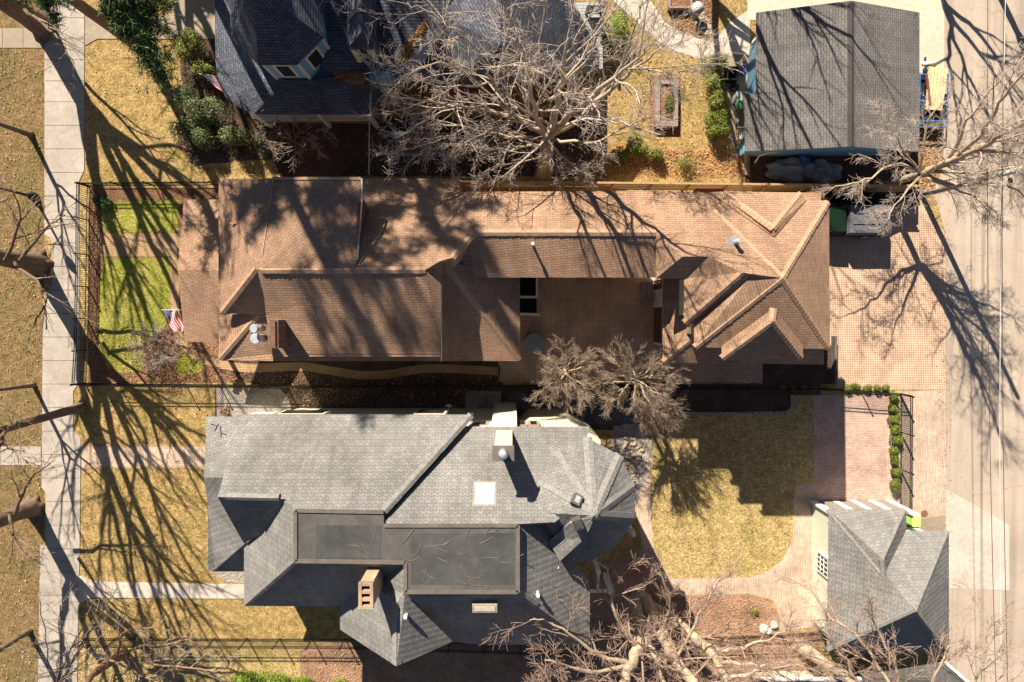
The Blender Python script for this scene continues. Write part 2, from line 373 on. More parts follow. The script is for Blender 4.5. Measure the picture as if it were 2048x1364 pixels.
def stroke(name, px, wpx, z, mat, kind='structure', label=None):
    pts = catmull([(P(a, b).x, P(a, b).y) for a, b in px], 6, False); w = wpx/PXM/2
    L = []; Rr = []
    for i in range(len(pts)):
        a = Vector(pts[max(i-1, 0)]); c = Vector(pts[min(i+1, len(pts)-1)]); d = (c-a).normalized(); nrm = Vector((-d.y, d.x))
        p = Vector(pts[i]); L.append(p+nrm*w); Rr.append(p-nrm*w)
    b = MB()
    for i in range(len(pts)-1): b.face([(Rr[i].x, Rr[i].y, z), (Rr[i+1].x, Rr[i+1].y, z), (L[i+1].x, L[i+1].y, z), (L[i].x, L[i].y, z)])
    o = b.build(name, mat); return tag(o, label, None, None, kind)

def roofmesh(faces, name, mat, parent, solid=0.14, smooth=False):
    """faces: lists of (px,py,z); UV in metres, v up the slope"""
    b = MB(); idx = {}; vs = []; fs = []; uvs = []
    for f in faces:
        pts = [P(*q) if not isinstance(q, Vector) else q for q in f]
        nrm = Vector((0, 0, 0))
        for i in range(len(pts)):
            a, c = pts[i], pts[(i+1) % len(pts)]; nrm += a.cross(c)
        if nrm.z < 0: pts = pts[::-1]; nrm = -nrm
        nrm.normalize()
        up = Vector((0, 0, 1)) - nrm*nrm.z
        if up.length < 0.05: up = Vector((0, 1, 0))
        up.normalize(); u = up.cross(nrm)
        ids = []
        for p in pts:
            k = (round(p.x, 3), round(p.y, 3), round(p.z, 3))
            if k not in idx: idx[k] = len(vs); vs.append(tuple(p))
            ids.append(idx[k])
        fs.append(tuple(ids)); uvs.append([(p.dot(u), p.dot(up)) for p in pts])
    b.v = vs; b.f = fs; b.mi = [0]*len(fs); b.uv = dict(enumerate(uvs))
    o = b.build(name, mat, parent, smooth)
    # triangulate non planar ngons cleanly
    md = o.modifiers.new("tri", 'TRIANGULATE')
    md = o.modifiers.new("solid", 'SOLIDIFY'); md.thickness = solid; md.offset = -1
    return o
def ridgecap(a, b, mat, parent, w=0.30, drop=0.05, step=0.2):
    a = P(*a); c = P(*b); d = (c-a); L = d.length; d.normalize(); side = Vector((-d.y, d.x, 0)).normalized(); n = max(2, int(L/step)); mb = MB()
    for i in range(n):
        p = a + d*(L*i/n); q = a + d*(L*(i+1)/n + 0.02); lift = Vector((0, 0, 0.035)); lo = Vector((0, 0, 0.018)); dz = Vector((0, 0, -drop-0.02)); jit = R.uniform(-0.01, 0.01)
        pts = [p+lift, q+lo, p+side*(w/2+jit)+lift+dz, q+side*(w/2+jit)+lo+dz, p-side*(w/2-jit)+lift+dz, q-side*(w/2-jit)+lo+dz]
        bot = Vector((0, 0, -0.16)); bb = [k+bot for k in pts]
        mb.raw(pts+bb, [(0, 2, 3, 1), (0, 1, 5, 4), (0, 4, 10, 6), (0, 6, 8, 2), (2, 8, 9, 3), (4, 5, 11, 10), (1, 3, 9, 7), (1, 7, 11, 5)])
    return mb.build("ridge_cap", mat, parent)
def walls(px, ze, inset, ztop, name, mat, parent, z0=-0.1):
    pts = [P(a, b, ze) for a, b in px]; c = sum(pts, Vector())/len(pts)
    n = len(pts); ar = sum(pts[i].x*pts[(i+1) % n].y-pts[(i+1) % n].x*pts[i].y for i in range(n))
    if ar < 0: pts = pts[::-1]
    q = []
    for i in range(n):
        a, b, d = pts[i-1], pts[i], pts[(i+1) % n]
        e1 = (b-a).normalized(); e2 = (d-b).normalized(); n1 = Vector((-e1.y, e1.x, 0)); n2 = Vector((-e2.y, e2.x, 0))
        m = (n1+n2); m = m/max(0.3, (1+n1.dot(n2)))
        q.append(b+m*inset)
    b = MB(); b.prism([(p.x, p.y) for p in q], z0, ztop); o = b.build(name, mat, parent); return q
def wallquad(b, p0, p1, z0, z1, off, out=0.03, mi=0):
    """a thin raised box on the wall from p0 to p1 (world xy) set proud by out on the right side of p0->p1"""
    p0 = Vector((p0[0], p0[1], 0)); p1 = Vector((p1[0], p1[1], 0)); d = (p1-p0).normalized(); nr = Vector((d.y, -d.x, 0))
    c = (p0+p1)/2 + nr*(off+out/2-0.05); L = (p1-p0).length
    b.box((c.x, c.y, (z0+z1)/2), (L, out+0.1, z1-z0), math.atan2(d.y, d.x), mi)
def window(parent, p0, p1, z0, z1, frame='white', pane='glass', fw=0.12):
    b = MB(); wallquad(b, p0, p1, z0, z1, 0, 0.06)
    fr = b.build("window", frame, parent)
    p0 = Vector((p0[0], p0[1])); p1 = Vector((p1[0], p1[1])); d = (p1-p0).normalized()
    b = MB(); wallquad(b, p0+d*fw, p1-d*fw, z0+fw, z1-fw, 0, 0.075); b.build("pane", pane, fr)
    return fr
# ================================================================== GROUND
b = MB(); b.face([(-160, -160, 0), (160, -160, 0), (160, 160, 0), (-160, 160, 0)])
tag(b.build("ground", 'lawn'), kind='structure')
Z1, Z2, Z3, Z4, Z5 = .006, .012, .018, .024, .030
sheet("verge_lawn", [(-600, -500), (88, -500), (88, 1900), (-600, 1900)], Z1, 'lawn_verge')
# sidewalk as separate slabs
def edges(y):
    tl = [(-400, 90), (470, 90), (478, 104), (572, 104), (592, 88), (700, 86), (975, 84), (984, 92), (1088, 92), (1092, 81), (1364, 77), (1900, 72)]
    tr = [(-400, 169), (340, 169), (362, 159), (764, 160), (782, 147), (860, 147), (876, 162), (1090, 160), (1364, 155), (1900, 150)]
    f = lambda t: next(a[1]+(b_[1]-a[1])*(y-a[0])/(b_[0]-a[0]) for a, b_ in zip(t, t[1:]) if a[0] <= y <= b_[0])
    return f(tl), f(tr)
b = MB(); y = -300.0; g = 0.5
while y < 1700:
    y2 = y + (42 if y < 200 else 47); ys = sorted(set([y+g, y2-g] + [k for k in (470, 478, 572, 592, 340, 362, 764, 782, 860, 876, 975, 984, 1088, 1092) if y+g < k < y2-g]))
    L = [P(edges(k)[0], k) for k in ys]; Rr = [P(edges(k)[1], k) for k in ys]
    b.prism([(p.x, p.y) for p in L] + [(p.x, p.y) for p in Rr[::-1]], -0.02, 0.035+R.uniform(0, .006)); y = y2
tag(b.build("sidewalk", 'walk'), kind='structure')
def slabpath(name, top, bot, n, mat, z=0.032):
    """concrete path made of n slabs between two pixel polylines (x ascending)"""
    b = MB(); x0 = top[0][0]; x1 = top[-1][0]
    f = lambda t, x: next(a[1]+(c[1]-a[1])*(x-a[0])/(c[0]-a[0]) for a, c in zip(t, t[1:]) if a[0] <= x <= c[0])
    for i in range(n):
        xa = x0+(x1-x0)*i/n+0.4; xb = x0+(x1-x0)*(i+1)/n-0.4
        xs = sorted(set([xa, xb]+[p[0] for p in top+bot if xa < p[0] < xb]))
        q = [P(x, f(top, x)) for x in xs] + [P(x, f(bot, x)) for x in xs[::-1]]
        b.prism([(p.x, p.y) for p in q], -0.02, z+R.uniform(0, .005))
    return tag(b.build(name, mat), kind='structure')
slabpath("path", [(-200, 57), (88, 57)], [(-200, 96), (88, 96)], 7, 'walk2')
slabpath("path", [(-200, 892), (83, 893)], [(-200, 930), (83, 930)], 7, 'walk')
slabpath("path", [(170, 35), (195, 42), (250, 42), (440, 15)], [(170, 92), (195, 78), (250, 78), (440, 78)], 4, 'walk2')
slabpath("path", [(157, 1150), (192, 1163), (490, 1169)], [(157, 1210), (180, 1195), (490, 1197)], 6, 'white_conc')
sheet("brick_path", [(163, 889), (200, 893), (395, 893), (415, 886), (415, 942), (395, 934), (200, 934), (163, 940)], Z3, 'paver')
for yy in (890, 936): stroke("path_border", [(165, yy), (200, yy+(1 if yy < 900 else -1)), (395, yy+(1 if yy < 900 else -1)), (413, yy+(-3 if yy < 900 else 3))], 5, Z4, 'paver_tan')
# entrance area upper left under the blue porch
sheet("paving", [(345, -60), (440, -60), (440, 15), (345, 30)], Z3, 'walk2')
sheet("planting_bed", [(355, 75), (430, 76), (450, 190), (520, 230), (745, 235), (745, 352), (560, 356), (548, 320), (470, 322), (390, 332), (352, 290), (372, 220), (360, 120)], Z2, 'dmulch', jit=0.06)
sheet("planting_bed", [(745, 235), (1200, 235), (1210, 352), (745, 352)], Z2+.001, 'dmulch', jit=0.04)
# brown house front garden
sheet("mulch_bed", [(178, 376), (440, 376), (440, 400), (440, 690), (520, 700), (520, 765), (163, 765), (170, 560)], Z1+.002, 'mulch', jit=0.05)
sheet("lawn_strip", [(160, 372), (177, 372), (177, 765), (158, 765)], Z1+.003, 'lawn_mixed')
sheet("front_lawn", [(203, 402), (363, 400), (358, 420), (356, 465), (205, 465)], Z2, 'lawn_green', jit=0.06)
sheet("front_lawn", [(206, 515), (343, 515), (341, 600), (346, 640), (318, 662), (290, 690), (282, 744), (240, 746), (214, 735), (198, 700), (195, 620)], Z2, 'lawn_green', jit=0.06)
sheet("front_lawn", [(352, 722), (366, 702), (384, 700), (408, 730), (398, 745), (362, 750), (350, 742)], Z2, 'lawn_green', smooth=True, jit=0.03)
sheet("path", [(196, 467), (362, 467), (362, 513), (198, 513)], Z3, 'paver_tan')
stroke("path", [(349, 513), (350, 600), (353, 660), (372, 695), (400, 716), (440, 728), (500, 736), (600, 733), (660, 741), (720, 750), (780, 748), (860, 737), (1000, 743)], 17, Z3, 'paver_tan')
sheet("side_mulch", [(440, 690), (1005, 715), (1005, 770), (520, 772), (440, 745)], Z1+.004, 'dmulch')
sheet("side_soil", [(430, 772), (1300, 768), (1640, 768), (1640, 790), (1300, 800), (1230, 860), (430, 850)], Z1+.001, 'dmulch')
sheet("gravel_strip", [(433, 775), (560, 777), (580, 800), (583, 828), (560, 845), (433, 845)], Z2, 'gravel', jit=.03)
sheet("gravel_strip", [(931, 782), (1002, 782), (1002, 835), (931, 835)], Z2, 'gravel', jit=.03)
sheet("gravel_strip", [(1010, 785), (1300, 800), (1290, 850), (1010, 845)], Z2+.001, 'pebble', jit=.05)
sheet("gravel_strip", [(1225, 850), (1300, 850), (1300, 900), (1290, 960), (1275, 1010), (1225, 960)], Z2+.002, 'gravel', jit=.08)
sheet("gravel_patch", [(428, 1140), (492, 1140), (492, 1167), (455, 1165), (430, 1150)], Z2, 'gravel', jit=.03)
# court yard
sheet("courtyard", [(990, 540), (1330, 540), (1330, 764), (998, 764)], Z3, 'grid_paver')
sheet("courtyard", [(1330, 700), (1525, 700), (1525, 765), (1330, 764)], Z3+.001, 'grid_paver')
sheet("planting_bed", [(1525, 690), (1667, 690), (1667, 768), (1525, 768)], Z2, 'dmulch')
sheet("driveway", [(1640, 395), (1842, 395), (1892, 470), (1892, 779), (1672, 779), (1672, 690), (1640, 690)], Z3, 'grid_paver')
sheet("driveway", [(1772, 784), (1892, 780), (1893, 1100), (1772, 1100)], Z3+.001, 'paver')
sheet("paving", [(1627, 790), (1772, 790), (1772, 1020), (1627, 1020)], Z3+.002, 'paver_pink')
# yellow house back garden
sheet("brick_path", [(1268, 850), (1312, 850), (1312, 900), (1640, 960), (1660, 1000), (1660, 1250), (1560, 1262), (1558, 1230), (1545, 1200), (1500, 1188), (1340, 1190), (1290, 1120), (1268, 1000)], Z2, 'paver')
sheet("back_lawn", [(1309, 855), (1345, 790), (1627, 790), (1627, 968), (1604, 968), (1592, 976), (1588, 990), (1586, 1060), (1578, 1095), (1562, 1122), (1535, 1142), (1500, 1154), (1345, 1157), (1326, 1138), (1308, 1090), (1302, 1040), (1302, 960), (1308, 900)], Z3, 'lawn_mixed', jit=.02)
sheet("planting_bed", [(1296, 790), (1580, 790), (1580, 824), (1366, 824), (1296, 818)], Z4, 'dmulch')
sheet("mulch_bed", [(1330, 1192), (1500, 1190), (1540, 1203), (1556, 1232), (1560, 1262), (1640, 1262), (1640, 1900), (600, 1900), (600, 1300), (700, 1284), (1180, 1290), (1180, 1130), (1290, 1100)], Z1+.003, 'rmulch', jit=.05)
sheet("side_lawn", [(440, 1282), (600, 1282), (615, 1900), (100, 1900), (170, 1282)], Z1+.002, 'lawn_mixed')
# garden of the blue house
sheet("path", [(1215, -60), (1290, -60), (1300, 0), (1330, 45), (1370, 70), (1425, 85), (1460, 45), (1500, 18), (1530, -60), (1900, -60), (1900, 40), (1500, 40), (1500, 130), (1455, 135), (1400, 118), (1330, 95), (1280, 50), (1225, 0)], Z2, 'white_conc')
sheet("patio", [(1450, 110), (1515, 110), (1515, 312), (1460, 312), (1455, 240)], Z3, 'walk2')
sheet("garage_apron", [(1495, -300), (1888, -300), (1888, 250), (1838, 250), (1838, 40), (1495, 40)], Z4, 'drive')
sheet("planting_bed", [(1490, 300), (1840, 300), (1840, 392), (1660, 410), (1490, 372)], Z2, 'dmulch')
sheet("pebble_bed", [(1655, 372), (1840, 372), (1840, 412), (1655, 412)], Z3+.002, 'pebble')
sheet("leaf_bed", [(1838, 245), (1886, 250), (1884, 330), (1868, 380), (1850, 400), (1838, 395)], Z4, 'litter', jit=.1)
sheet("planting_bed", [(1340, -60), (1430, -60), (1440, 20), (1430, 70), (1395, 76), (1345, 50), (1335, 10)], Z3, 'mulch', jit=.06)
sheet("planting_bed", [(1190, 290), (1500, 300), (1500, 352), (1180, 352)], Z2+.002, 'litter', jit=.15)
sheet("planting_bed", [(1300, 150), (1362, 150), (1362, 275), (1310, 272), (1298, 255)], Z2, 'mulch', jit=.05)
# alley
sheet("road", [(1886, -600), (2600, -600), (2600, 2000), (1897, 2000), (1893, 1100), (1893, 780), (1892, 470), (1868, 385), (1885, 320)], Z2+.003, 'road')
sheet("concrete_patch", [(1891, 977), (2018, 1050), (2018, 1180), (1893, 1176)], Z4, 'white_conc')
sheet("concrete_patch", [(1832, 1040), (1890, 1030), (1890, 1070), (1845, 1070)], Z4, 'walk2')

# ================================================================== BROWN HOUSE
def ZN(py): rel = 630-py; return (11.248-.01846*rel)/(1-.00045978*rel)
BH = thing("brown_house", P(1000, 560, 0), "long house under pinkish brown shingle roofs wrapped around a small paved courtyard", "house")
WN = 9.9  # height of the raised north eave
Rdg = 10.0
roof = roofmesh([
  # west wing: raised north slope, then lower north slope
  [(440, 358, WN-.6), (722, 357, WN), (712, 524, Rdg-.05), (712, 540, Rdg), (522, 540, Rdg)],
  [(437, 358, WN-1.0), (440, 358, WN-.6), (522, 540, Rdg), (511, 537, Rdg-.15), (442, 626, 8.0), (437, 627, 8.0)],
  [(722, 404, ZN(404)), (893, 384, ZN(384)), (1312, 381, ZN(381)), (1312, 465, ZN(465)), (950, 465, ZN(465)), (905, 515, ZN(515)), (880, 522, ZN(522)), (850, 540, ZN(540)), (712, 540, ZN(540))],
  [(722, 357, ZN(357)), (921, 357, ZN(357)), (893, 384, ZN(384)), (722, 404, ZN(404))],
  [(893, 384, ZN(384)-.02), (921, 357, ZN(357)), (921, 384, ZN(384)-.15)],
  # west hip, upper south part
  [(511, 537, Rdg-.15), (522, 540, Rdg), (532, 630, 7.95), (442, 626, 7.95)],
  # main south slope
  [(522, 540, Rdg), (850, 540, Rdg), (882, 570, 9.5), (882, 709, 8.0), (545, 709, 8.0), (532, 630, 8.75)],
], "roof", 'brown_sh', BH)
roof2 = roofmesh([
  [(437, 629, 7.1), (515, 629, 7.9), (437, 718, 7.1)],
  [(515, 629, 7.9), (532, 629, 7.9), (546, 708, 7.0), (546, 722, 7.0), (437, 720, 7.0)],
], "roof", 'brown_sh', BH)
skirt = roofmesh([[(530, 700, 6.3), (884, 700, 6.3), (884, 722, 6.0), (530, 722, 6.0)]], "roof", 'brown_sh', BH)
link = roofmesh([
  [(950, 465, ZN(465)), (1312, 465, ZN(465)), (1312, 555, 7.8), (905, 555, 7.8), (884, 524, 8.95), (905, 515, ZN(515))],
], "roof", 'brown_sh', BH)
low = roofmesh([
  [(852, 541, 9.2), (872, 521, 9.0), (884, 522, 8.9), (1040, 722, 6.2), (882, 722, 6.2), (882, 574, 8.2)],
  [(884, 522, 8.9), (905, 553, 8.3), (1040, 553, 6.2), (1040, 722, 6.2)],
], "roof", 'brown_sh', BH)
pr = roofmesh([
  [(368, 399, 3.4), (440, 399, 3.6), (440, 540, 4.6), (355, 540, 4.4)],
  [(355, 540, 4.4), (440, 540, 4.6), (440, 684, 3.4), (370, 684, 3.3)],
], "porch_roof", 'brown_sh', BH)
rw = roofmesh([
  [(1312, 381, ZN(381)), (1390, 384, ZN(384)), (1565, 556, 10.2), (1505, 548, ZN(548)), (1485, 545, ZN(545)), (1417, 513, ZN(513)), (1312, 465, ZN(465))],
  [(1312, 465, ZN(465)), (1417, 513, ZN(513)), (1365, 513, 9.4)],
  [(1312, 465, ZN(465)), (1365, 513, 9.4), (1312, 557, 8.35)],
  [(1365, 513, 9.4), (1417, 513, ZN(513)), (1372, 557, 8.5), (1312, 557, 8.35)],
  [(1417, 513, ZN(513)), (1485, 545, ZN(545)), (1368, 647, 8.3), (1368, 557, 8.5)],
], "roof", 'brown_sh', BH)
rw2 = roofmesh([
  [(1485, 545, ZN(545)), (1505, 548, ZN(548)-.05), (1392, 649, 7.9), (1368, 647, 8.3)],
], "roof", 'brown_sh', BH)
main = roofmesh([
  [(1390, 384, ZN(384)), (1658, 402, ZN(402)), (1565, 556, 10.2)],
  [(1565, 556, 10.2), (1658, 402, ZN(402)), (1660, 698, 8.3)],
  [(1565, 556, 10.2), (1660, 698, 8.3), (1388, 695, 8.3)],
  [(1565, 556, 10.2), (1388, 695, 8.3), (1388, 650, 8.1), (1505, 548, 9.95)],
], "roof", 'brown_sh', BH)
d1 = roofmesh([
  [(1443, 692, 8.45), (1443, 718, 8.45), (1546, 642, 9.95), (1548, 616, 9.85)],
  [(1443, 718, 8.45), (1606, 718, 8.45), (1546, 642, 9.95)],
  [(1546, 642, 9.95), (1606, 718, 8.45), (1606, 692, 8.45), (1548, 616, 9.85)],
], "roof", 'brown_sh', BH)
d2 = roofmesh([
  [(1445, 383, ZN(383)+.25), (1605, 385, ZN(385)+.25), (1547, 456, ZN(456)+.42)],
  [(1445, 383, ZN(383)+.25), (1547, 456, ZN(456)+.42), (1549, 474, ZN(474)+.05), (1418, 384, ZN(384)+.05)],
  [(1547, 456, ZN(456)+.42), (1605, 385, ZN(385)+.25), (1613, 400, ZN(400)+.05), (1549, 474, ZN(474)+.05)],
], "roof", 'brown_sh', BH)
d3 = roofmesh([[(1605, 385, 7.7), (1642, 385, 7.7), (1642, 404, 7.85), (1600, 404, 7.85)]], "roof", 'brown_sh', BH)
lowr = roofmesh([
  [(1325, 557, 5.7), (1390, 557, 6.7), (1390, 672, 6.7), (1325, 726, 5.7)],
  [(1325, 726, 5.7), (1390, 672, 6.7), (1648, 688, 6.5), (1648, 729, 5.7)],
], "roof", 'brown_sh', BH)
for a, c in [((522, 540, Rdg), (850, 540, Rdg)), ((511, 537, Rdg-.15), (442, 626, 8.0)), ((950, 465, ZN(465)), (1312, 465, ZN(465))), ((950, 465, ZN(465)), (905, 514, ZN(514))),
             ((884, 522, 8.9), (1038, 720, 6.22)), ((1565, 556, 10.2), (1657, 404, ZN(404)+.03)), ((1565, 556, 10.2), (1658, 696, 8.32)), ((1565, 556, 10.2), (1391, 694, 8.33)),
             ((1392, 386, ZN(386)), (1563, 554, 10.17)), ((1485, 545, ZN(545)), (1370, 645, 8.33)), ((1546, 642, 9.95), (1445, 716, 8.47)), ((1546, 642, 9.95), (1604, 716, 8.47)), ((1548, 616, 9.85), (1546, 642, 9.95)),
             ((1547, 456, ZN(456)+.42), (1603, 387, ZN(387)+.28)), ((1547, 456, ZN(456)+.42), (1447, 385, ZN(385)+.28)), ((1390, 672, 6.7), (1327, 724, 5.72)), ((515, 629, 7.9), (439, 717, 7.1))]:
    ridgecap(a, c, 'cap_sh', BH)
# vertical side of the raised north roof (faces east)
b = MB(); b.face([P(721.8, 404, WN-.12), P(721.8, 404, WN-1.9), P(712, 524, Rdg-.25), P(712, 524, Rdg-.1)]); 
p0 = P(721, 357, WN); p1 = P(721, 404, WN+.1); p2 = P(712, 524, Rdg-.1)
b = MB(); b.raw([p1+Vector((-.12, 0, 0)), p1+Vector((-.02, 0, -.05)), p2+Vector((-.1, 0, -.05)), p2+Vector((-.02, 0, -.05)),
  p1+Vector((-.12, 0, -2.1)), p1+Vector((-.02, 0, -2.1)), p2+Vector((-.1, 0, -.4)), p2+Vector((-.02, 0, -.4))],
  [(0, 1, 3, 2), (4, 6, 7, 5), (1, 5, 7, 3), (0, 2, 6, 4), (0, 4, 5, 1), (2, 3, 7, 6)])
b.build("gable_wall", 'redwood', BH)
b = MB(); a = P(722, 357, WN); c = P(722, 404, WN+.15); b.bar(a+Vector((.04, 0, 0)), c+Vector((.04, 0, 0)), .07, .12); c2 = P(714, 520, Rdg-.1); b.bar(c+Vector((.04, 0, .0)), c2+Vector((.03, 0, .05)), .05, .08)
b.build("flashing", 'gmetal', BH)
b = MB(); a = P(547, 359, 9.55); c = P(524, 512, 9.93); b.bar(a, c, .05, .05); b.bar(P(460, 446, 9.30), P(526, 446, 9.70), .05, .05)
b.bar(P(545, 357, 9.53), P(722, 357, WN-.0), .12, .1); b.build("flashing", 'cap_sh', BH)
# walls under the roofs
bw = walls([(437, 400), (437, 709), (862, 709), (862, 400)], 7.8, 0.55, 7.0, "wall", 'tanwall', BH)
walls([(545, 362), (545, 560), (722, 560), (722, 362)], 9.0, 0.3, 8.9, "wall", 'tanwall', BH)
walls([(862, 384), (862, 553), (1312, 553), (1312, 384)], 7.0, 0.5, 6.9, "wall", 'tanwall', BH)
walls([(860, 560), (860, 718), (1036, 718), (1036, 560)], 5.4, 0.5, 5.4, "wall", 'tanwall', BH)
gw = walls([(1368, 402), (1368, 690), (1655, 690), (1655, 402)], 8.0, 0.5, 7.9, "wall", 'tanwall', BH)
gl = walls([(1345, 400), (1345, 720), (1640, 722), (1650, 400)], 5.6, 0.42, 5.5, "wall", 'tanwall', BH)
# court yard doors on the west side of the east wing
def xw(px, z): return P(px, 600, z).x
wx = min(p.x for p in gl)
def ywall(py): return P(1315, py, 1.5).y
def door_w(name, y0, y1, z1, panel, frame='white'):
    b = MB(); ya, yb = ywall(y0), ywall(y1); xx = P(1309.5, (y0+y1)/2, 0).x
    b.box((xx, (ya+yb)/2, z1/2), (.12, abs(ya-yb), z1)); d = b.build(name, panel, BH)
    b = MB(); t = .14
    for yy in (ya, yb): b.box((xx-.02, yy, z1/2), (.16, t, z1+.02))
    b.box((xx-.02, (ya+yb)/2, z1+.05), (.16, abs(ya-yb)+t, t)); b.build("frame", frame, d); return d
door_w("garage_door", 612, 688, 2.4, 'redwood'); door_w("door", 583, 608, 2.4, 'white'); door_w("garage_door", 557, 581, 2.4, 'redwood')
b = MB(); xx = P(1309.5, 600, 0).x; ya, yb = ywall(552), ywall(694); b.box((xx+.35, (ya+yb)/2, 1.35), (.6, abs(ya-yb), 2.7)); b.build("wall", 'tanwall', BH)
b = MB(); b.box((P(1363, 600, 6.9).x+.1, P(1363, 594, 7).y, 6.7), (.1, 1.75, 2.0)); b.build("trim_board", 'cream', BH)
b = MB(); b.bar(P(883, 570, 9.0), P(883, 722, 6.9), .04, .1); b.build("gutter_pipe", 'white', BH)
b = MB(); b.bar(P(545, 710.5, 7.9), P(882, 710.5, 7.9), .1, .12); b.build("gutter", 'cap_sh', BH)
# porch posts
b = MB()
for q in ((374, 410), (362, 540), (376, 675)): p = P(q[0]+6, q[1], 3.3); b = MB(); b.box((p.x, p.y, 1.6), (.2, .2, 3.2)); b.build("porch_post", 'white', BH)
b = MB(); a = P(372, 405, 3.2); c = P(436, 678, 3.2); b.box(((a.x+c.x)/2, (a.y+c.y)/2, .3), (abs(c.x-a.x), abs(a.y-c.y), .6)); b.build("porch_floor", 'oldwood', BH)
# pipes and vents
def pipe(px, py, z, r, h, parent, mat='metal', name="vent_pipe", capr=None, capm=None):
    p = P(px, py, z); b = MB(); b.cyl((p.x, p.y), r, z-.3, z+h, 14)
    o = b.build(name, mat, parent, True)
    if capr:
        b = MB(); b.cyl((p.x, p.y), capr, z+h, z+h+.12, 16, r2=capr*.75); b.build("vent_cap", capm or mat, o)
    return o
pipe(1065, 490, 8.45, .06, .5, BH, 'white', capr=.09)
pipe(1470, 484, 9.3, .10, .5, BH, 'metal', capr=.13)
b = MB(); p = P(1466, 483, 9.3); b.box((p.x, p.y, 9.32), (.4, .4, .05), 0, 0, .25); b.build("flashing", 'gmetal', BH)
pipe(521, 657, 8.6, .15, .75, BH, 'metal', 'metal_flue', .22); pipe(523, 677, 8.2, .2, .7, BH, 'metal', 'metal_flue', .27)
# brick chimney with stepped shoulder
c0 = P(540, 640, 9.6); c1 = P(557, 696, 9.6)
CH = MB(); CH.box(((c0.x+c1.x)/2, (c0.y+c1.y)/2, 8.3), (abs(c1.x-c0.x), abs(c0.y-c1.y), 2.6)); ch = CH.build("chimney", 'brick', BH)
b = MB(); b.box((c1.x-.1, (c0.y+c1.y)/2, 9.61), (.07, abs(c0.y-c1.y)-.12, .06)); b.build("flue_slot", 'dark', ch)
b = MB()
q0 = P(557, 640, 8.95); q1 = P(575, 697, 8.2)
for i in range(6): b.box((q1.x-.1, q0.y-.06-(abs(q0.y-q1.y)-.12)*i/5, 8.98-.72*i/5), (.26, .12, .16))
for i in range(12): b.box(((c1.x+q1.x-.2)/2-.1, q0.y-.06-(abs(q0.y-q1.y)-.12)*i/11, 8.95-.72*i/11), (abs(q1.x-c1.x)+.1, .15, .16))
b.build("chimney_flashing", 'cap_sh', ch)

# ================================================================== YELLOW HOUSE (grey scalloped shingles)
YH = thing("victorian_house", P(800, 1050, 0), "cream walled house with complex grey scalloped shingle roofs, flat black deck and round turret roof", "house")
E = 7.0; T = 10.6
roofmesh([
  [(483, 828, E+.1), (942, 829, E+.1), (768, 1022, T), (590, 1020, T), (572, 998, T-.45), (435, 994, T-.5)],
  [(572, 998, T-.45), (590, 1020, T), (590, 1122, T), (488, 1212, E), (488, 1087, E), (525, 1066, 8.1)],
  [(590, 1122, T), (808, 1125, T), (735, 1213, E), (488, 1212, E)],
  [(435, 994, T-.5), (572, 998, T-.45), (525, 1066, 8.1), (488, 1087, 7.4)],
], "roof", 'grey_sh', YH)
roofmesh([
  [(413, 833, 5.8), (487, 833, 5.9), (447, 955, 8.1), (408, 955, 7.5)],
  [(408, 955, 7.5), (447, 955, 8.1), (435, 990, 7.3), (416, 1010, 6.3)],
  [(416, 1008, 6.3), (434, 992, 7.3), (490, 1087, 7.3), (430, 1141, 5.4), (416, 1143, 5.4)],
  [(490, 1087, 7.3), (490, 1143, 5.4), (424, 1143, 5.3)],
], "roof", 'grey_sh', YH)
def ZM(py): rel = py-630; return (rel+55)/(34+rel/40.15)
roofmesh([[(x, y, ZM(y)-.02) for x, y in ((938, 853), (1180, 853), (1168, 890), (1122, 912), (1090, 965), (1090, 1015), (1120, 1036), (1110, 1044), (1035, 1048), (775, 1048), (768, 1040))],
], "roof", 'grey_sh', YH)
# raised rake edge between the two north slopes
a = P(942, 829, E+.1); c = P(768, 1022, T); b = MB(); dn = Vector((0, 0, -.75)); of = Vector((.10, -.06, 0))
b.raw([a, c, a+of, c+of, a+dn, c+dn, a+of+dn, c+of+dn], [(0, 2, 3, 1), (2, 6, 7, 3), (0, 1, 5, 4), (4, 5, 7, 6), (0, 4, 6, 2), (1, 3, 7, 5)]); b.build("rake_board", 'membrane', YH)
ridgecap((942, 830, E+.14), (768, 1022, T+.02), 'grey_cap', YH, .35)
roofmesh([
  [(1037, 1048, T-.05), (1062, 1044, 10.0), (1110, 1075, 8.9), (1150, 1122, 7.95), (1180, 1165, 7.2), (1180, 1290, 7.2), (1076, 1214, 9.7), (1037, 1185, T-.05)],
  [(1037, 1185, T-.05), (1076, 1214, 9.68), (1000, 1288, 6.7), (935, 1288, 6.6), (880, 1275, 7.0), (810, 1200, 10.2), (810, 1185, T-.1)],
  [(1076, 1214, 9.66), (1180, 1290, 7.15), (965, 1290, 6.5)],
], "roof", 'grey_sh', YH)
roofmesh([
  [(680, 1212, 7.0), (735, 1158, 8.6), (808, 1127, T-.05), (808, 1187, 10.3), (793, 1205, 10.45), (793, 1333, 10.5), (680, 1259, 7.0)],
  [(793, 1205, 10.45), (810, 1190, 10.5), (906, 1283, 8.3), (793, 1333, 10.5)],
], "roof", 'grey_sh', YH)
ridgecap((793, 1207, 10.5), (793, 1331, 10.5), 'grey_cap', YH, .42, .16)
ridgecap((452, 994, T-.36), (556, 996, T-.36), 'grey_cap', YH, .3, .08, .5)
ridgecap((590, 1122, T+.02), (490, 1210, E+.03), 'grey_cap', YH, .28)
ridgecap((1037, 1185, T-.05), (1074, 1212, 9.75), 'grey_cap', YH, .3)
M['membrane3'] = m_concrete('dark_membrane', (0.085, 0.083, 0.08), 0.4, 0.9)
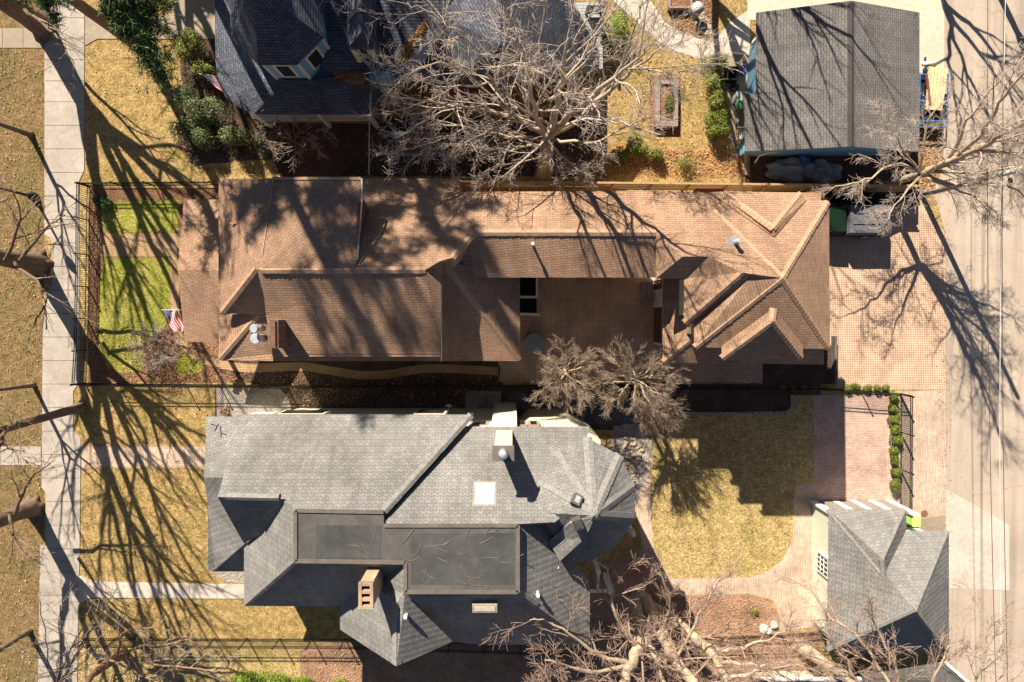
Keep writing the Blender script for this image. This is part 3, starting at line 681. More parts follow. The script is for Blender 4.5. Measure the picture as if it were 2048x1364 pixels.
b = MB(); b.prism([(P(x, y, T+.03).x, P(x, y, T+.03).y) for x, y in ((590, 1020), (768, 1023), (768, 1125), (590, 1122))], T-.3, T+.06)
b.prism([(P(x, y, T+.03).x, P(x, y, T+.03).y) for x, y in ((765, 1050), (1037, 1050), (1037, 1185), (810, 1185), (810, 1126), (765, 1126))], T-.3, T+.063)
fl = b.build("flat_roof", 'membrane', YH)
b = MB(); b.prism([(P(x, y, T+.03).x, P(x, y, T+.03).y) for x, y in ((632, 1050), (762, 1050), (762, 1116), (632, 1116))], T, T+.075); b.build("membrane_patch", 'membrane3', fl)
b = MB()
for q in (((591, 1021), (767, 1024)), ((591, 1021), (591, 1122)), ((591, 1122), (809, 1125)), ((768, 1051), (1036, 1051)), ((1036, 1051), (1036, 1184)), ((811, 1184), (1036, 1184)), ((811, 1127), (811, 1184))):
    b.bar(P(*q[0], T+.08), P(*q[1], T+.08), .16, .08)
b.build("edge_flashing", 'membrane2', fl)
b = MB(); b.prism([(P(x, y, T+.03).x, P(x, y, T+.03).y) for x, y in ((822, 1066), (1028, 1066), (1028, 1168), (822, 1168))], T, T+.072); b.build("membrane_patch", 'membrane3', fl)
b = MB(); rr = random.Random(5)
for k in range(30):
    if k < 5: x, y = rr.uniform(690, 755), rr.uniform(1055, 1110)
    else: x, y = rr.uniform(775, 1028), rr.uniform(1060, 1175)
    if x < 815 and y > 1120: continue
    p = P(x, y, T+.075); a = rr.uniform(-1, 1.6); pts = [p]
    for s in range(rr.randint(4, 8)):
        a += rr.uniform(-.45, .45); q = pts[-1]+Vector((math.cos(a), math.sin(a), 0))*.14; pts.append(q)
    n = len(pts); b = MB(); b.tube(pts, [.004+.018*math.sin(math.pi*(i+.3)/(n)) for i in range(n)], 5)
    b.build("membrane_wrinkle", 'membrane2', fl, True)
# turret
ap = P(1187, 1031, 10.75); ring = [(1077, 968), (1112, 903), (1176, 876), (1240, 911), (1269, 971), (1270, 1036), (1233, 1093), (1171, 1127), (1120, 1090), (1078, 1025)]
TZ = 8.6
rz = [ZM(968)+.05, ZM(903)+.35, 8.5, TZ, TZ, TZ, TZ, TZ, 8.9, ZM(1020)]
roofmesh([[(ring[i][0], ring[i][1], rz[i]), (ring[(i+1) % 10][0], ring[(i+1) % 10][1], rz[(i+1) % 10]), (1187, 1031, 10.75)] for i in range(10)], "turret_roof", 'grey_sh', YH)
for i in (0, 1, 2, 3, 4, 5): ridgecap((1187, 1031, 10.8), (ring[i][0], ring[i][1], rz[i]+.03), 'grey_cap', YH, .45, .08)
roofmesh([[(1140, 1046, 10.4), (1190, 1033, 10.75), (1172, 1075, 10.2), (1120, 1122, 9.2), (1097, 1083, 9.2)], [(1172, 1048, 10.45), (1194, 1046, 10.3), (1172, 1128, 8.75), (1108, 1098, 9.25)]], "roof", 'grey_sh', YH)
b = MB(); pts = [P(x, y, TZ) for x, y in ring]; c = sum(pts, Vector())/10; b.prism([(c.x+(p.x-c.x)*.84, c.y+(p.y-c.y)*.84) for p in pts], -.1, TZ-.1); b.build("turret_wall", 'cream', YH)
def skylight(px, py, z, wx, wy, mat_f, mat_p, rot=0, tilt=0.0, parent=YH):
    p = P(px, py, z); b = MB(); b.box((p.x, p.y, p.z+.06), (wx, wy, .3), rot, 0, tilt); o = b.build("skylight", mat_f, parent, bevel=.02)
    b = MB(); nn = Matrix.Rotation(rot, 3, 'Z') @ Matrix.Rotation(tilt, 3, 'X') @ Vector((0, 0, .15)); b.box((p.x+nn.x, p.y+nn.y, p.z+.06+nn.z), (wx-.2, wy-.2, .04), rot, 0, tilt); b.build("pane", mat_p, o); return o
T45 = math.radians(-44)
skylight(970, 990, 9.45, 1.08, 1.3, 'oldwood', 'skyglass', 0, T45)
skylight(970, 1212, 9.95, 1.12, .44, 'rockm', 'white_conc', 0, -T45*.3)
skylight(1153, 999, 10.3, .42, .5, 'membrane', 'gmetal', -.5, -.5); skylight(1155, 1046, 10.6, .42, .55, 'membrane', 'membrane', .35, .3)
# chimneys
a = P(986, 893, 11.4); c = P(1027, 921, 11.4); ch = MB(); ch.box(((a.x+c.x)/2, (a.y+c.y)/2, 6), (abs(c.x-a.x)-.1, abs(a.y-c.y)-.05, 10.7)); ch = ch.build("chimney", 'cream', YH)
b = MB(); b.box(((a.x+c.x)/2, (a.y+c.y)/2, 11.38), (abs(c.x-a.x)+.06, abs(a.y-c.y)+.06, .14)); b.build("chimney_cap", 'membrane2', ch)
b = MB(); b.box(((a.x+c.x)/2, (a.y+c.y)/2+.25, 3.4), (abs(c.x-a.x)+.35, abs(a.y-c.y)+.4, 6.8)); b.build("chimney_base", 'mint', ch)
p = P(1006, 909, 11.9); b = MB(); b.cyl((p.x, p.y), .17, 11.3, 11.9, 18); b.cyl((p.x, p.y), .22, 11.9, 12.0, 18, r2=.1); b.build("flue", 'metal', ch, True)
a = P(717, 1165, 11.9); c = P(747, 1217, 11.9); b = MB(); cx, cy = (a.x+c.x)/2, (a.y+c.y)/2; W_, L_ = abs(c.x-a.x), abs(a.y-c.y)
b.box((cx, cy, 9.5), (W_-.06, L_-.06, 4.6)); ch2 = b.build("chimney", 'tanbrick', YH)
b = MB(); 
for sx in (-1, 1): b.box((cx+sx*(W_/2-.07), cy, 11.85), (.14, L_, .22))
for k in range(4): b.box((cx, cy-L_/2+.07+(L_-.14)*k/3, 11.84), (W_-.28, .14, .2))
b.build("chimney_cap", 'tanbrick', ch2)
b = MB(); b.box((cx, cy, 11.78), (W_-.27, L_-.2, .05)); b.build("flue_opening", 'dark', ch2)
# vents
for q in ((815, 1222, 10.2), (1113, 1125, 8.3), (1075, 1180, 9.7)):
    pipe(q[0], q[1], q[2]-.2, .06, .55, YH, 'white', 'vent_pipe', .10, 'white')
b = MB(); p = P(806, 1246, 9.6); b.tube([p+Vector((.12*math.cos(t)-.02*t, .2*math.sin(t), .12)) for t in [k*.5 for k in range(10)]], .018, 6); b.build("wire_loop", 'white', YH)
b = MB(); p = P(437, 848, 6.2); b.bar(p, p+Vector((.05, -.25, .55)), .04, .04); b.bar(p+Vector((-.1, .1, .6)), p+Vector((.2, .0, .62)), .03, .03); b.build("lightning_vane", 'iron', YH)
# walls
yw = walls([(483, 830), (488, 1210), (740, 1210), (1035, 1200), (1036, 830)], 6.9, .6, 6.9, "wall", 'mint', YH)
walls([(942, 853), (942, 1100), (1178, 1100), (1178, 853)], 6.8, .5, 6.7, "wall", 'mint', YH)
walls([(416, 838), (416, 1140), (500, 1140), (500, 838)], 5.2, .4, 5.1, "wall", 'mint', YH)
walls([(684, 1200), (684, 1258), (902, 1275), (902, 1190)], 7.0, .3, 7.0, "wall", 'mint', YH)
walls([(940, 1190), (940, 1286), (1176, 1286), (1176, 1130)], 6.0, .4, 5.9, "wall", 'mint', YH)
def northwin(x0, x1, yy, z0, z1, parent, fr='white', pn='glass'):
    a = P(x1, yy, (z0+z1)/2); c = P(x0, yy, (z0+z1)/2); window(parent, (a.x, a.y), (c.x, a.y), z0, z1, fr, pn)
for x0, x1 in ((562, 655), (830, 893)): northwin(x0, x1, 826, 5.3, 6.6, YH, 'cream')
for x0, x1 in ((940, 976), (1030, 1054), (1056, 1078)): northwin(x0, x1, 848, 5.2, 6.5, YH, 'tanwall')
b = MB(); a = P(1120, 850, 4); b.prism([(P(x, y, 4).x, P(x, y, 4).y) for x, y in ((1040, 856), (1060, 838), (1135, 836), (1195, 872), (1195, 930), (1040, 930))], -.1, 5.2); b.build("bay_wall", 'cream', YH)
b = MB(); p = P(897, 812, 3.2); b.bar(p+Vector((0, -.3, 0)), p, .04, .04); b.bar(p+Vector((-.18, 0, 0)), p+Vector((.18, 0, 0)), .05, .12); b.bar(p+Vector((-.1, .1, .05)), p+Vector((.14, .08, .05)), .04, .1); b.build("electric_meter", 'metal', YH)
# back porch
b = MB(); 
for q in ((1196, 1140), (1220, 1180), (1265, 1065)): p = P(*q, 2.4); b = MB(); b.box((p.x, p.y, 1.4), (.22, .22, 2.8)); b.build("porch_post", 'white', YH)
b = MB()
b.bar(P(1196, 1140, 2.7), P(1196, 1182, 2.7), .14, .14); b.bar(P(1180, 1182, 2.7), P(1222, 1182, 2.7), .14, .14); b.build("porch_frame", 'white', YH)
b = MB(); b.bar(P(1262, 1055, 4.0), P(1262, 1066, 4.0), .2, .2); b.bar(P(1252, 1062, 4.0), P(1262, 1062, 4.0), .06, .06); b.build("lamp_bracket", 'metal', YH)

# ================================================================== YELLOW GARAGE
YG = thing("corner_garage", P(1770, 1160, 0), "small mint walled garage with a grey hipped shingle roof beside the alley", "garage")
K = 6.3; EG = 3.0
roofmesh([
  [(1657, 1018, EG), (1813, 1018, EG), (1766, 1120, 5.0), (1767, 1153, 4.9)],
  [(1813, 1018, EG), (1812, 1062, EG-.05), (1790, 1105, 3.9), (1770, 1153, 4.6), (1766, 1120, 5.0)],
  [(1657, 1018, EG), (1768, 1150, 4.9), (1832, 1222, K), (1653, 1305, EG)],
  [(1812, 1062, EG), (1898, 1062, EG), (1832, 1222, K), (1768, 1150, 4.75)],
  [(1898, 1062, EG), (1898, 1305, EG), (1832, 1222, K)],
  [(1898, 1305, EG), (1653, 1305, EG), (1832, 1222, K)],
], "roof", 'grey_sh', YG)
for a, c in (((1832, 1222, K), (1897, 1064, EG+.02)), ((1832, 1222, K), (1896, 1303, EG+.02)), ((1832, 1222, K), (1655, 1303, EG+.02)), ((1766, 1120, 5.0), (1811, 1020, EG+.02)), ((1766, 1120, 5.0), (1768, 1152, 4.9)), ((1658, 1020, 3.02), (1764, 1145, 4.85))):
    ridgecap(a, c, 'grey_cap', YG, .26)
gwl = walls([(1657, 1018), (1657, 1303), (1896, 1303), (1896, 1064), (1812, 1064), (1812, 1018)], EG, .42, EG-.1, "wall", 'mint', YG)
x = P(1625, 1130, 0).x
b = MB(); b.box((x+.12, P(1625, 1105, 1.2).y, 1.5), (.16, .12, 2.9)); b.build("trim_board", 'white', YG)
def westwin(y0, y1, z0, z1):
    ya = P(1640, y0, (z0+z1)/2).y; yb = P(1640, y1, (z0+z1)/2).y; xx = min(p.x for p in gwl)
    return window(YG, (xx, yb), (xx, ya), z0, z1) if False else window(YG, (xx, ya), (xx, yb), z0, z1)
wn = westwin(1108, 1150, .9, 2.3)
b = MB(); xx = min(p.x for p in gwl)-.09; ya, yb = P(1640, 1110, 1.6).y, P(1640, 1148, 1.6).y
for k in range(1, 4): b.box((xx, ya+(yb-ya)*k/4, 1.6), (.04, .03, 1.2))
for k in range(1, 3): b.box((xx, (ya+yb)/2, .95+1.3*k/3), (.04, abs(ya-yb)-.2, .03))
b.build("muntin", 'white', wn)
yy = max(p.y for p in gwl)
for i, x0 in enumerate((1660, 1698, 1736, 1774)):
    a = P(x0, 1010, 1.3); c = P(x0+24, 1010, 1.3); b = MB(); b.box(((a.x+c.x)/2, yy+.02, 1.25), (abs(c.x-a.x), .1, 2.3)); b.build("garage_door", 'oldwood', YG)
b = MB()
for x0 in (1645, 1690, 1728, 1766, 1802):
    a = P(x0, 1010, 1.3); b.box((a.x, yy+.03, 1.4), (.35, .14, 2.8))
b.build("door_post", 'white', YG)

# ================================================================== BLUE HOUSE
UH = thing("blue_house", P(800, 60, 0), "blue walled house with dark slate roofs, octagonal tower and wraparound porch", "house")
out_ = [(430, -120), (430, 60), (431, 120), (436, 165), (452, 195), (478, 215), (508, 228), (600, 229), (738, 229)]
inn_ = [(548, -120), (548, 60), (550, 110), (553, 140), (558, 152), (564, 158), (575, 160), (630, 160), (738, 140)]
roofmesh([[(out_[i][0], out_[i][1], 3.4), (out_[i+1][0], out_[i+1][1], 3.4), (inn_[i+1][0], inn_[i+1][1], 4.7), (inn_[i][0], inn_[i][1], 4.7)] for i in range(8)], "porch_roof", 'blue_sh', UH)
cx, cy = -381/PXM, 482/PXM; rad = 2.42
cen = Vector((cx, cy, 0)); 
oc = [cen+Vector((rad*math.cos(math.radians(22.5+45*k)), rad*math.sin(math.radians(22.5+45*k)), 7.0)) for k in range(8)]
apx = Vector((cx, cy, 10.6)); mid = [cen+(p-cen)*.5+Vector((0, 0, 5.1-.05)) for p in oc]
for m_ in mid: m_.z = 8.55
roofmesh([[oc[i], oc[(i+1) % 8], mid[(i+1) % 8], mid[i]] for i in range(8)] + [[mid[i], mid[(i+1) % 8], apx] for i in range(8)], "tower_roof", 'blue_sh', UH)
wal = [cen+(p-cen)*.91 for p in oc]
b = MB(); b.prism([(p.x, p.y) for p in wal], -.1, 6.95); b.build("tower_wall", 'blue', UH)
b = MB()
for p in wal: b.box((p.x, p.y, 5.8), (.13, .13, 2.3), math.atan2(p.y-cy, p.x-cx))
b.build("corner_board", 'white', UH)
for k in (5, 6, 4):
    a, c = wal[k], wal[(k+1) % 8]; d = c-a
    window(UH, (a+d*.24)[:2], (a+d*.76)[:2], 5.0, 6.6, 'white', 'glass', .13)
roofmesh([
  [(640, -200, 8.4), (1150, -200, 8.4), (1150, 168, 4.7), (860, 168, 4.7), (800, 140, 5.0), (640, 142, 5.0)],
], "roof", 'blue_sh', UH)
roofmesh([
  [(885, 30, 7.4), (1000, -120, 9.6), (1000, 90, 8.8), (905, 168, 5.6), (815, 142, 5.0)],
  [(1000, -120, 9.6), (1150, -120, 6.6), (1150, 168, 5.0), (1000, 90, 8.8)],
  [(905, 168, 5.3), (1000, 90, 8.8), (1150, 168, 5.0)],
], "roof", 'blue_sh', UH)
b = MB(); a = P(878, 52, 7.2); c = P(822, 136, 5.4); b.bar(a, c, .75, .12); b.build("valley_flashing", 'deck', UH)
# dormer
dz = 7.1
roofmesh([[(694, -60, dz+.3), (694, 98, dz), (724, 62, 8.2), (724, -60, 8.4)], [(753, -60, dz+.3), (753, 98, dz), (724, 62, 8.2), (724, -60, 8.4)], [(694, 99, dz), (753, 99, dz), (724, 62, 8.2)]], "dormer_roof", 'blue_sh', UH)
a = P(703, 96, 6.6); c = P(746, -30, 6.6); b = MB(); b.prism([(a.x, a.y), (c.x, a.y), (c.x, c.y), (a.x, c.y)], 4.5, dz-.1); dw = b.build("dormer_wall", 'teal', UH)
window(UH, (a.x+.25, a.y), (c.x-.25, a.y), 5.9, 6.9); b = MB()
for xx in (a.x+.12, c.x-.12): b.box((xx, a.y-.12, 6.1), (.2, .2, 1.6))
b.build("dormer_post", 'cream', UH)
walls([(655, 138), (655, -150), (1140, -150), (1140, 160)], 4.8, .35, 4.9, "wall", 'teal', UH, 2.9)
walls([(655, 138), (655, -150), (1140, -150), (1140, 160)], 4.8, .40, 2.9, "lower_wall", 'brick', UH)  # lower band of the same walls, darker and browner than the siding above
b = MB(); b.prism([(P(x, y, 3.5).x, P(x, y, 3.5).y) for x, y in ((738, 136), (786, 136), (786, 160), (738, 160))], 2.9, 4.2); b.build("bay_wall", 'blue', UH)
walls([(520, 60), (540, 170), (736, 170), (736, 60)], 3.4, 0.0, 4.4, "wall", 'teal', UH)
yb = P(900, 166, 4.7).y+.35
for x0, x1 in ((1005, 1025), (1045, 1065), (935, 955), (880, 900)):
    a = P(x0, 172, 3.4); c = P(x1, 172, 3.4); window(UH, (a.x, yb), (c.x, yb), 3.1, 4.3, 'cream')
# porch base, railing, posts
b = MB(); pts = [P(x, y, .9) for x, y in ((480, 60), (470, 170), (505, 237), (740, 238), (740, 60))]; b.prism([(p.x, p.y) for p in pts], -.1, .9); b.build("porch_floor", 'oldwood', UH)
b = MB(); a = P(505, 232, 2.0); c = P(741, 232, 2.0); b.bar(a, c, .14, .08); b.bar(a-Vector((0, 0, .8)), c-Vector((0, 0, .8)), .08, .06)
n = 60
for i in range(n): q = a.lerp(c, i/(n-1)); b.box((q.x, q.y, q.z-.4), (.04, .04, .8))
b.bar(P(741, 165, 2.0), P(741, 235, 2.0), .1, .08)
b.build("porch_railing", 'white', UH)
b = MB()
for q in ((515, 231), (640, 231), (739, 231)): p = P(q[0], q[1], 2.2); b = MB(); b.box((p.x, p.y, 1.7), (.2, .2, 3.3)); b.build("porch_post", 'white', UH)
# back deck with slatted bench rail
bd = MB(); a = P(1150, 138, 1.0); c = P(1206, 5, 1.0)
n = 22
for i in range(n):
    y0 = a.y+(c.y-a.y)*i/n; bulge = .35*math.sin(i/n*3.1)
    bd.box(((a.x-bulge+c.x)/2, y0+.09, .98), (c.x-a.x+bulge, (c.y-a.y)/n-.02, .06))
bd.box(((a.x+c.x)/2+.1, (a.y+c.y)/2, .45), (c.x-a.x-.3, c.y-a.y-.2, .86)); bd.build("deck", 'deck', UH)
b = MB(); p0 = P(1176, 13, 2.0); p1 = P(1206, 13, 2.0); p2 = P(1208, 70, 2.0)
for q in (p0, p1, p2): b.box((q.x, q.y, 1.0), (.12, .12, 2.0))
for s, t in ((p0, p1), (p1, p2)):
    b.bar(s, t, .12, .06); b.bar(s-Vector((0, 0, .8)), t-Vector((0, 0, .8)), .08, .05)
    for i in range(1, 9): q = s.lerp(t, i/9); b.box((q.x, q.y, q.z-.4), (.06, .06, .8))
b.build("deck_railing", 'black', UH)
# ================================================================== BLUE GARAGE
BG = thing("blue_garage", P(1670, 160, 0), "blue garage with a broad low charcoal gable roof by the alley", "garage")
za, zb = 3.0, 4.3
roofmesh([[(1512, 25, za), (1703, 1, zb), (1703, 293, zb), (1490, 303, za-.15), (1487, 187, za-.15), (1512, 187, za)],
          [(1703, 1, zb), (1839, 25, za), (1839, 304, za), (1703, 293, zb)]], "roof", 'gar_sh', BG)
ridgecap((1703, 3, zb), (1703, 292, zb), 'gar_sh', BG, .34, .05, .16)
gg = walls([(1512, 25), (1490, 303), (1839, 303), (1839, 25)], za, .75, za-.1, "wall", 'teal', BG)
yy0 = min(p.y for p in gg)
a = P(1500, 303, 3); b = MB(); xs = (P(1500, 300, 3).x+.4, P(1703, 300, 4).x, P(1836, 300, 3).x-.4)
b.raw([(xs[0], yy0-.2, 2.7), (xs[2], yy0-.2, 2.7), (xs[1], yy0-.2, 4.05), (xs[0], yy0-.3, 2.7), (xs[2], yy0-.3, 2.7), (xs[1], yy0-.3, 4.05)], [(0, 1, 2), (5, 4, 3), (0, 3, 4, 1), (1, 4, 5, 2), (2, 5, 3, 0)]); b.prism([(xs[0], yy0+.1), (xs[2], yy0+.1), (xs[2], yy0-.3), (xs[0], yy0-.3)], -.1, 2.68); b.build("gable_wall", 'blue', BG)
xw_ = min(p.x for p in gg)
p = P(1506, 150, 1.5); b = MB()
b.box((P(1506, 150, 0).x+.1, P(1506, 150, 1.3).y, 1.35), (.16, 2.2, 2.7)); b.build("wall", 'blue', BG)
b = MB(); xx = P(1504.5, 90, 0).x
for q in (68, 100): yq = P(1506, q, 1.3).y; b.box((xx, yq, 1.3), (.14, .14, 2.6))
b.box((xx, P(1506, 84, 2.4).y, 2.55), (.14, 1.0, .14)); b.build("door_frame", 'white', BG)
b = MB(); b.box((xx+.03, P(1506, 84, 1.3).y, 1.25), (.1, .8, 2.4)); dd = b.build("door", 'glass', BG)

NB = thing("neighbour_house", P(1700, 1420, 0), "dark roofed neighbouring building with white eave trim cut by the bottom edge", "house")
roofmesh([[(1505, 1360, 3.4), (1725, 1359, 3.4), (1725, 1700, 4.6), (1505, 1700, 4.6)]], "roof", 'grey_sh', NB)
roofmesh([[(1725, 1352, 3.0), (1890, 1322, 3.0), (1940, 1368, 3.9), (1940, 1700, 3.9), (1725, 1700, 3.9)]], "roof", 'membrane3', NB)
b = MB(); b.bar(P(1505, 1358, 3.42), P(1722, 1357, 3.42), .12, .16); b.bar(P(1890, 1324, 3.05), P(1938, 1366, 3.95), .14, .16); b.build("eave_trim", 'white', NB)
walls([(1505, 1356), (1505, 1690), (1720, 1690), (1720, 1356)], 3.3, 1.35, 3.2, "wall", 'cream', NB)
# ================================================================== FENCES
def iron_fence(label, px, h, group="black iron fences", panels=2.0, gap=0.115):
    pts = [P(a, c, 0) for a, c in px]
    root = thing("iron_fence", pts[0], label, "fence", group)
    for a, c in zip(pts, pts[1:]):
        L = (c-a).length; n = max(1, round(L/panels)); d = (c-a)/L
        for i in range(n):
            s0 = a+d*(L*i/n); s1 = a+d*(L*(i+1)/n); b = MB()
            for z in (h-.05, h-.22, .15): b.bar(s0+Vector((0, 0, z)), s1+Vector((0, 0, z)), .035, .03)
            k = int((s1-s0).length/gap)
            for j in range(1, k): q = s0.lerp(s1, j/k); b.box((q.x, q.y, h/2+.04), (.018, .018, h+.02))
            b.build("fence_panel", 'iron', root)
            b = MB(); b.box((s0.x, s0.y, h/2+.04), (.06, .06, h+.08)); b.box((s0.x, s0.y, h+.1), (.08, .08, .05)); b.build("post", 'iron', root)
    b = MB(); b.box((pts[-1].x, pts[-1].y, h/2+.04), (.06, .06, h+.08)); b.build("post", 'iron', root)
    return root
iron_fence("black iron fence along the sidewalk in front of the brown house", [(178, 374), (176, 440), (176, 510), (172, 700), (168, 765)], 1.15)
iron_fence("black iron fence on the upper edge of the brown house's front garden", [(182, 373), (436, 371)], 1.15)
iron_fence("long black iron fence between the brown house and the grey shingled house", [(170, 766), (640, 771), (1000, 771), (1640, 775), (1800, 787)], 1.2)
iron_fence("short black iron fence with hedge beside the alley driveway", [(1800, 789), (1799, 1012)], 1.3)
iron_fence("black iron fence below the grey shingled house on its lawn side", [(170, 1275), (690, 1277), (1180, 1292)], 1.25)
iron_fence("black iron fence behind the red mulch bed by the corner garage", [(1335, 1276), (1560, 1268), (1650, 1262)], 1.25)
# timber fence north of the brown house
r = thing("timber_fence", P(925, 372, 0), "long timber board fence with diagonal braces behind the brown house", "fence")
a = P(560, 372, 0); c = P(1800, 384, 0); L = (c-a).length; d = (c-a)/L; n = 17
for i in range(n):
    s0 = a+d*(L*i/n); s1 = a+d*(L*(i+1)/n); b = MB()
    for z in (.3, .75, 1.2, 1.65): b.bar(s0+Vector((0, -.03, z)), s1+Vector((0, -.03, z)), .03, .4)
    b.bar(s0+Vector((0, 0, 1.95)), s1+Vector((0, 0, 1.95)), .10, .04); b.build("board_panel", 'wood', r)
    b = MB(); b.box((s0.x, s0.y+.02, .98), (.12, .1, 1.96)); b.bar(s0+Vector((0, -.6, .05)), s0+Vector((0, -.1, 1.8)), .07, .07); b.build("brace_post", 'wood', r)
r = thing("wire_fence", P(740, 235, 0), "thin pale fence line running down from the blue porch corner", "fence")
b = MB(); b.bar(P(739, 236, .9), P(738, 350, .9), .05, .05); b.bar(P(739, 236, .4), P(738, 350, .4), .03, .03); b.build("rail", 'white', r)
for t in range(4): p = P(739, 240+t*36, 0); b = MB(); b.box((p.x, p.y, .45), (.06, .06, .92)); b.build("post", 'oldwood', r)
# stone lawn edging: one row of small blocks
r = thing("stone_edging", P(1366, 825, 0), "curved row of pale stone edging blocks at the upper edge of the back lawn", "edging")
path = catmull([(1300, 818), (1366, 825), (1450, 826), (1540, 825), (1570, 824), (1581, 816), (1583, 800), (1583, 788)], 8, False); b = MB(); last = None
for q in path:
    p = P(*q, 0)
    if last is None or (p-last).length > .24:
        if last is not None: b = MB(); b.box((p.x, p.y, .07), (.22, .15, .14), math.atan2((p-last).y, (p-last).x)+R.uniform(-.1, .1)); b.build('stone_block', 'rockm', r)
        last = p

# ================================================================== FLAGS
def flag(label, p0, p1, down, z0, z1, poleroot):
    """hoist from p0 (outer tip) to p1; cloth falls along vector down"""
    root = thing("national_flag", p0, label, "flag")
    b = MB(); b.tube([poleroot, p1, p0+(p0-p1)*.12], [.016, .016, .014], 8); b.build("flagpole", 'white', root, True)
    nu, nv = 26, 20; b = MB()
    def pt(u, v): # u across stripes 0..1 along hoist, v along fly
        q = p0.lerp(p1, u)+down*v; wv = .06*math.sin(v*7+u*3)*(.3+v)
        return q+Vector((wv+.12*v*v*(1-u), 0, .05*math.sin(u*9+v*5)))
    for i in range(nu):
        for j in range(nv):
            u = i/nu; v = j/nv; st = int((i+.5)/nu*13)
            mi = 2 if (st < 7 and v < .4) else (0 if st % 2 == 0 else 1)
            b.face([pt(u, v), pt(u+1/nu, v), pt(u+1/nu, v+1/nv), pt(u, v+1/nv)], mi)
    c = b.build("cloth", ['red', 'flagwhite', 'flagblue'], root)
    b = MB()
    for i in range(9):
        for j in range(11):
            if (i+j) % 2: continue
            q = pt((i+1)/10*7/13, (j+1)/12*.4); pts = []
            for k in range(10): rr_ = .02 if k % 2 == 0 else .009; a_ = k*.628; pts.append(q+Vector((math.cos(a_)*rr_, math.sin(a_)*rr_, .012)))
            b.face(pts)
    b.build("stars", 'flagwhite', c)
flag("striped flag on a short pole at the brown house's front porch", P(326, 620, 3.6), P(355, 620, 3.4), Vector((.20, -1.15, -.30)), 0, 0, P(364, 620, 3.3))
flag("striped flag hanging at the curved porch of the blue house", P(402, 148, 3.7), P(432, 152, 3.3), Vector((.75, -.75, -.5)), 0, 0, P(445, 153, 3.2))

# ================================================================== TREES
def grow(T, rng, p, d, L, r, lvl, maxl, spec):
    seg = spec['seg'][min(lvl, len(spec['seg'])-1)]; n = max(3, int(L/seg)); pts = [p.copy()]; rad = [r]; d = d.normalized()
    tr = spec.get('taper', .35)
    for i in range(n):
        wg = spec['wig']; d = (d+Vector((rng.gauss(0, wg), rng.gauss(0, wg), rng.gauss(0, wg)+spec['up']))).normalized()
        p = p+d*(L/n); pts.append(p.copy()); rad.append(max(spec['rmin'], r*(1-(1-tr)*(i+1)/n)))
    T[0 if lvl <= spec.get('limb', 0) else 1].tube(pts, rad, 7 if r > .12 else (5 if r > .04 else 3), 0, False)
    if lvl >= maxl: return pts, rad
    spawn(T, rng, pts, rad, L, lvl, maxl, spec); return pts, rad
def spawn(T, rng, pts, rad, L, lvl, maxl, spec):
    nc = spec['nch'][min(lvl, len(spec['nch'])-1)]; n = len(pts)-1
    cnt = max(2, int(nc*L)) if spec.get('perm') else nc
    for k in range(cnt):
        t = spec['t0'] + (1-spec['t0'])*((k+rng.random())/cnt); x = min(n-1, int(t*n)); f = t*n-x
        q = pts[x].lerp(pts[x+1], min(1, f)); d = (pts[x+1]-pts[x]).normalized(); rr_ = rad[x]
        ax = d.orthogonal().normalized(); ax = Matrix.Rotation(rng.uniform(0, 6.283), 3, d) @ ax
        nd = Matrix.Rotation(math.radians(rng.uniform(*spec['ang'])), 3, ax) @ d
        l2 = L*spec['lr']*(1-.45*t)*rng.uniform(.7, 1.25)
        l2 = min(l2, spec.get('lmax', 99))
        if l2 < spec.get('lmin', .25): l2 = spec.get('lmin', .25)
        grow(T, rng, q, nd, l2, max(spec['rmin'], min(rr_*.6, spec.get('rl', .016)*l2)), lvl+1, maxl, spec)
def tree(name, label, base, trunk, limbs, spec, maxl, seed, barks, group="bare trees", roots=True):
    """trunk: [(vec, r)...]; limbs: list of [(vec, r)...] polylines grown with side twigs"""
    rng = random.Random(seed); root = thing(name, base, label, "tree", group)
    tb = MB(); pts = [t[0] for t in trunk]; rad = [t[1] for t in trunk]
    cp = catmull([(p.x, p.y, p.z, r) for p, r in trunk], 4, False)
    tp = [Vector(c[:3]) for c in cp]; trd = [c[3]*(1+rng.uniform(-.04, .04)) for c in cp]
    tb.tube(tp, trd, 12, 0, True)
    if roots:
        b0 = tp[0]; r0 = trd[0]
        for k in range(6):
            a = k*1.05+rng.uniform(-.3, .3); tb.tube([b0+Vector((0, 0, .7)), b0+Vector((math.cos(a)*r0*.6, math.sin(a)*r0*.6, .25)), b0+Vector((math.cos(a)*r0*1.3, math.sin(a)*r0*1.3, -.05))], [r0*.5, r0*.42, r0*.2], 6)
    tb.build("trunk", barks[0], root, True)
    T = [MB(), MB()]
    for lb in limbs:
        cp = catmull([(p.x, p.y, p.z, r) for p, r in lb], 5, False); lp = [Vector(c[:3]) for c in cp]; lr_ = [max(spec['rmin'], c[3]) for c in cp]
        for i in range(1, len(lp)-1): lp[i] += Vector((rng.gauss(0, .05), rng.gauss(0, .05), rng.gauss(0, .05)))
        T[0].tube(lp, lr_, 8, 0, False); L = sum((lp[i+1]-lp[i]).length for i in range(len(lp)-1))
        spawn(T, rng, lp, lr_, L, 0, maxl, spec)
    lo = T[0].build("limbs", barks[0], root, True); cr = T[1].build("crown", barks[1], root, True)
    return root
def vtrunk(px, py, h, r, lean=(0, 0), n=4):
    b = P(px, py, 0); return [(b+Vector((lean[0]*t*h/10, lean[1]*t*h/10, h*t-.1*(t == 0))), r*(1.25 if t == 0 else (1-.35*t))) for t in [i/n for i in range(n+1)]]
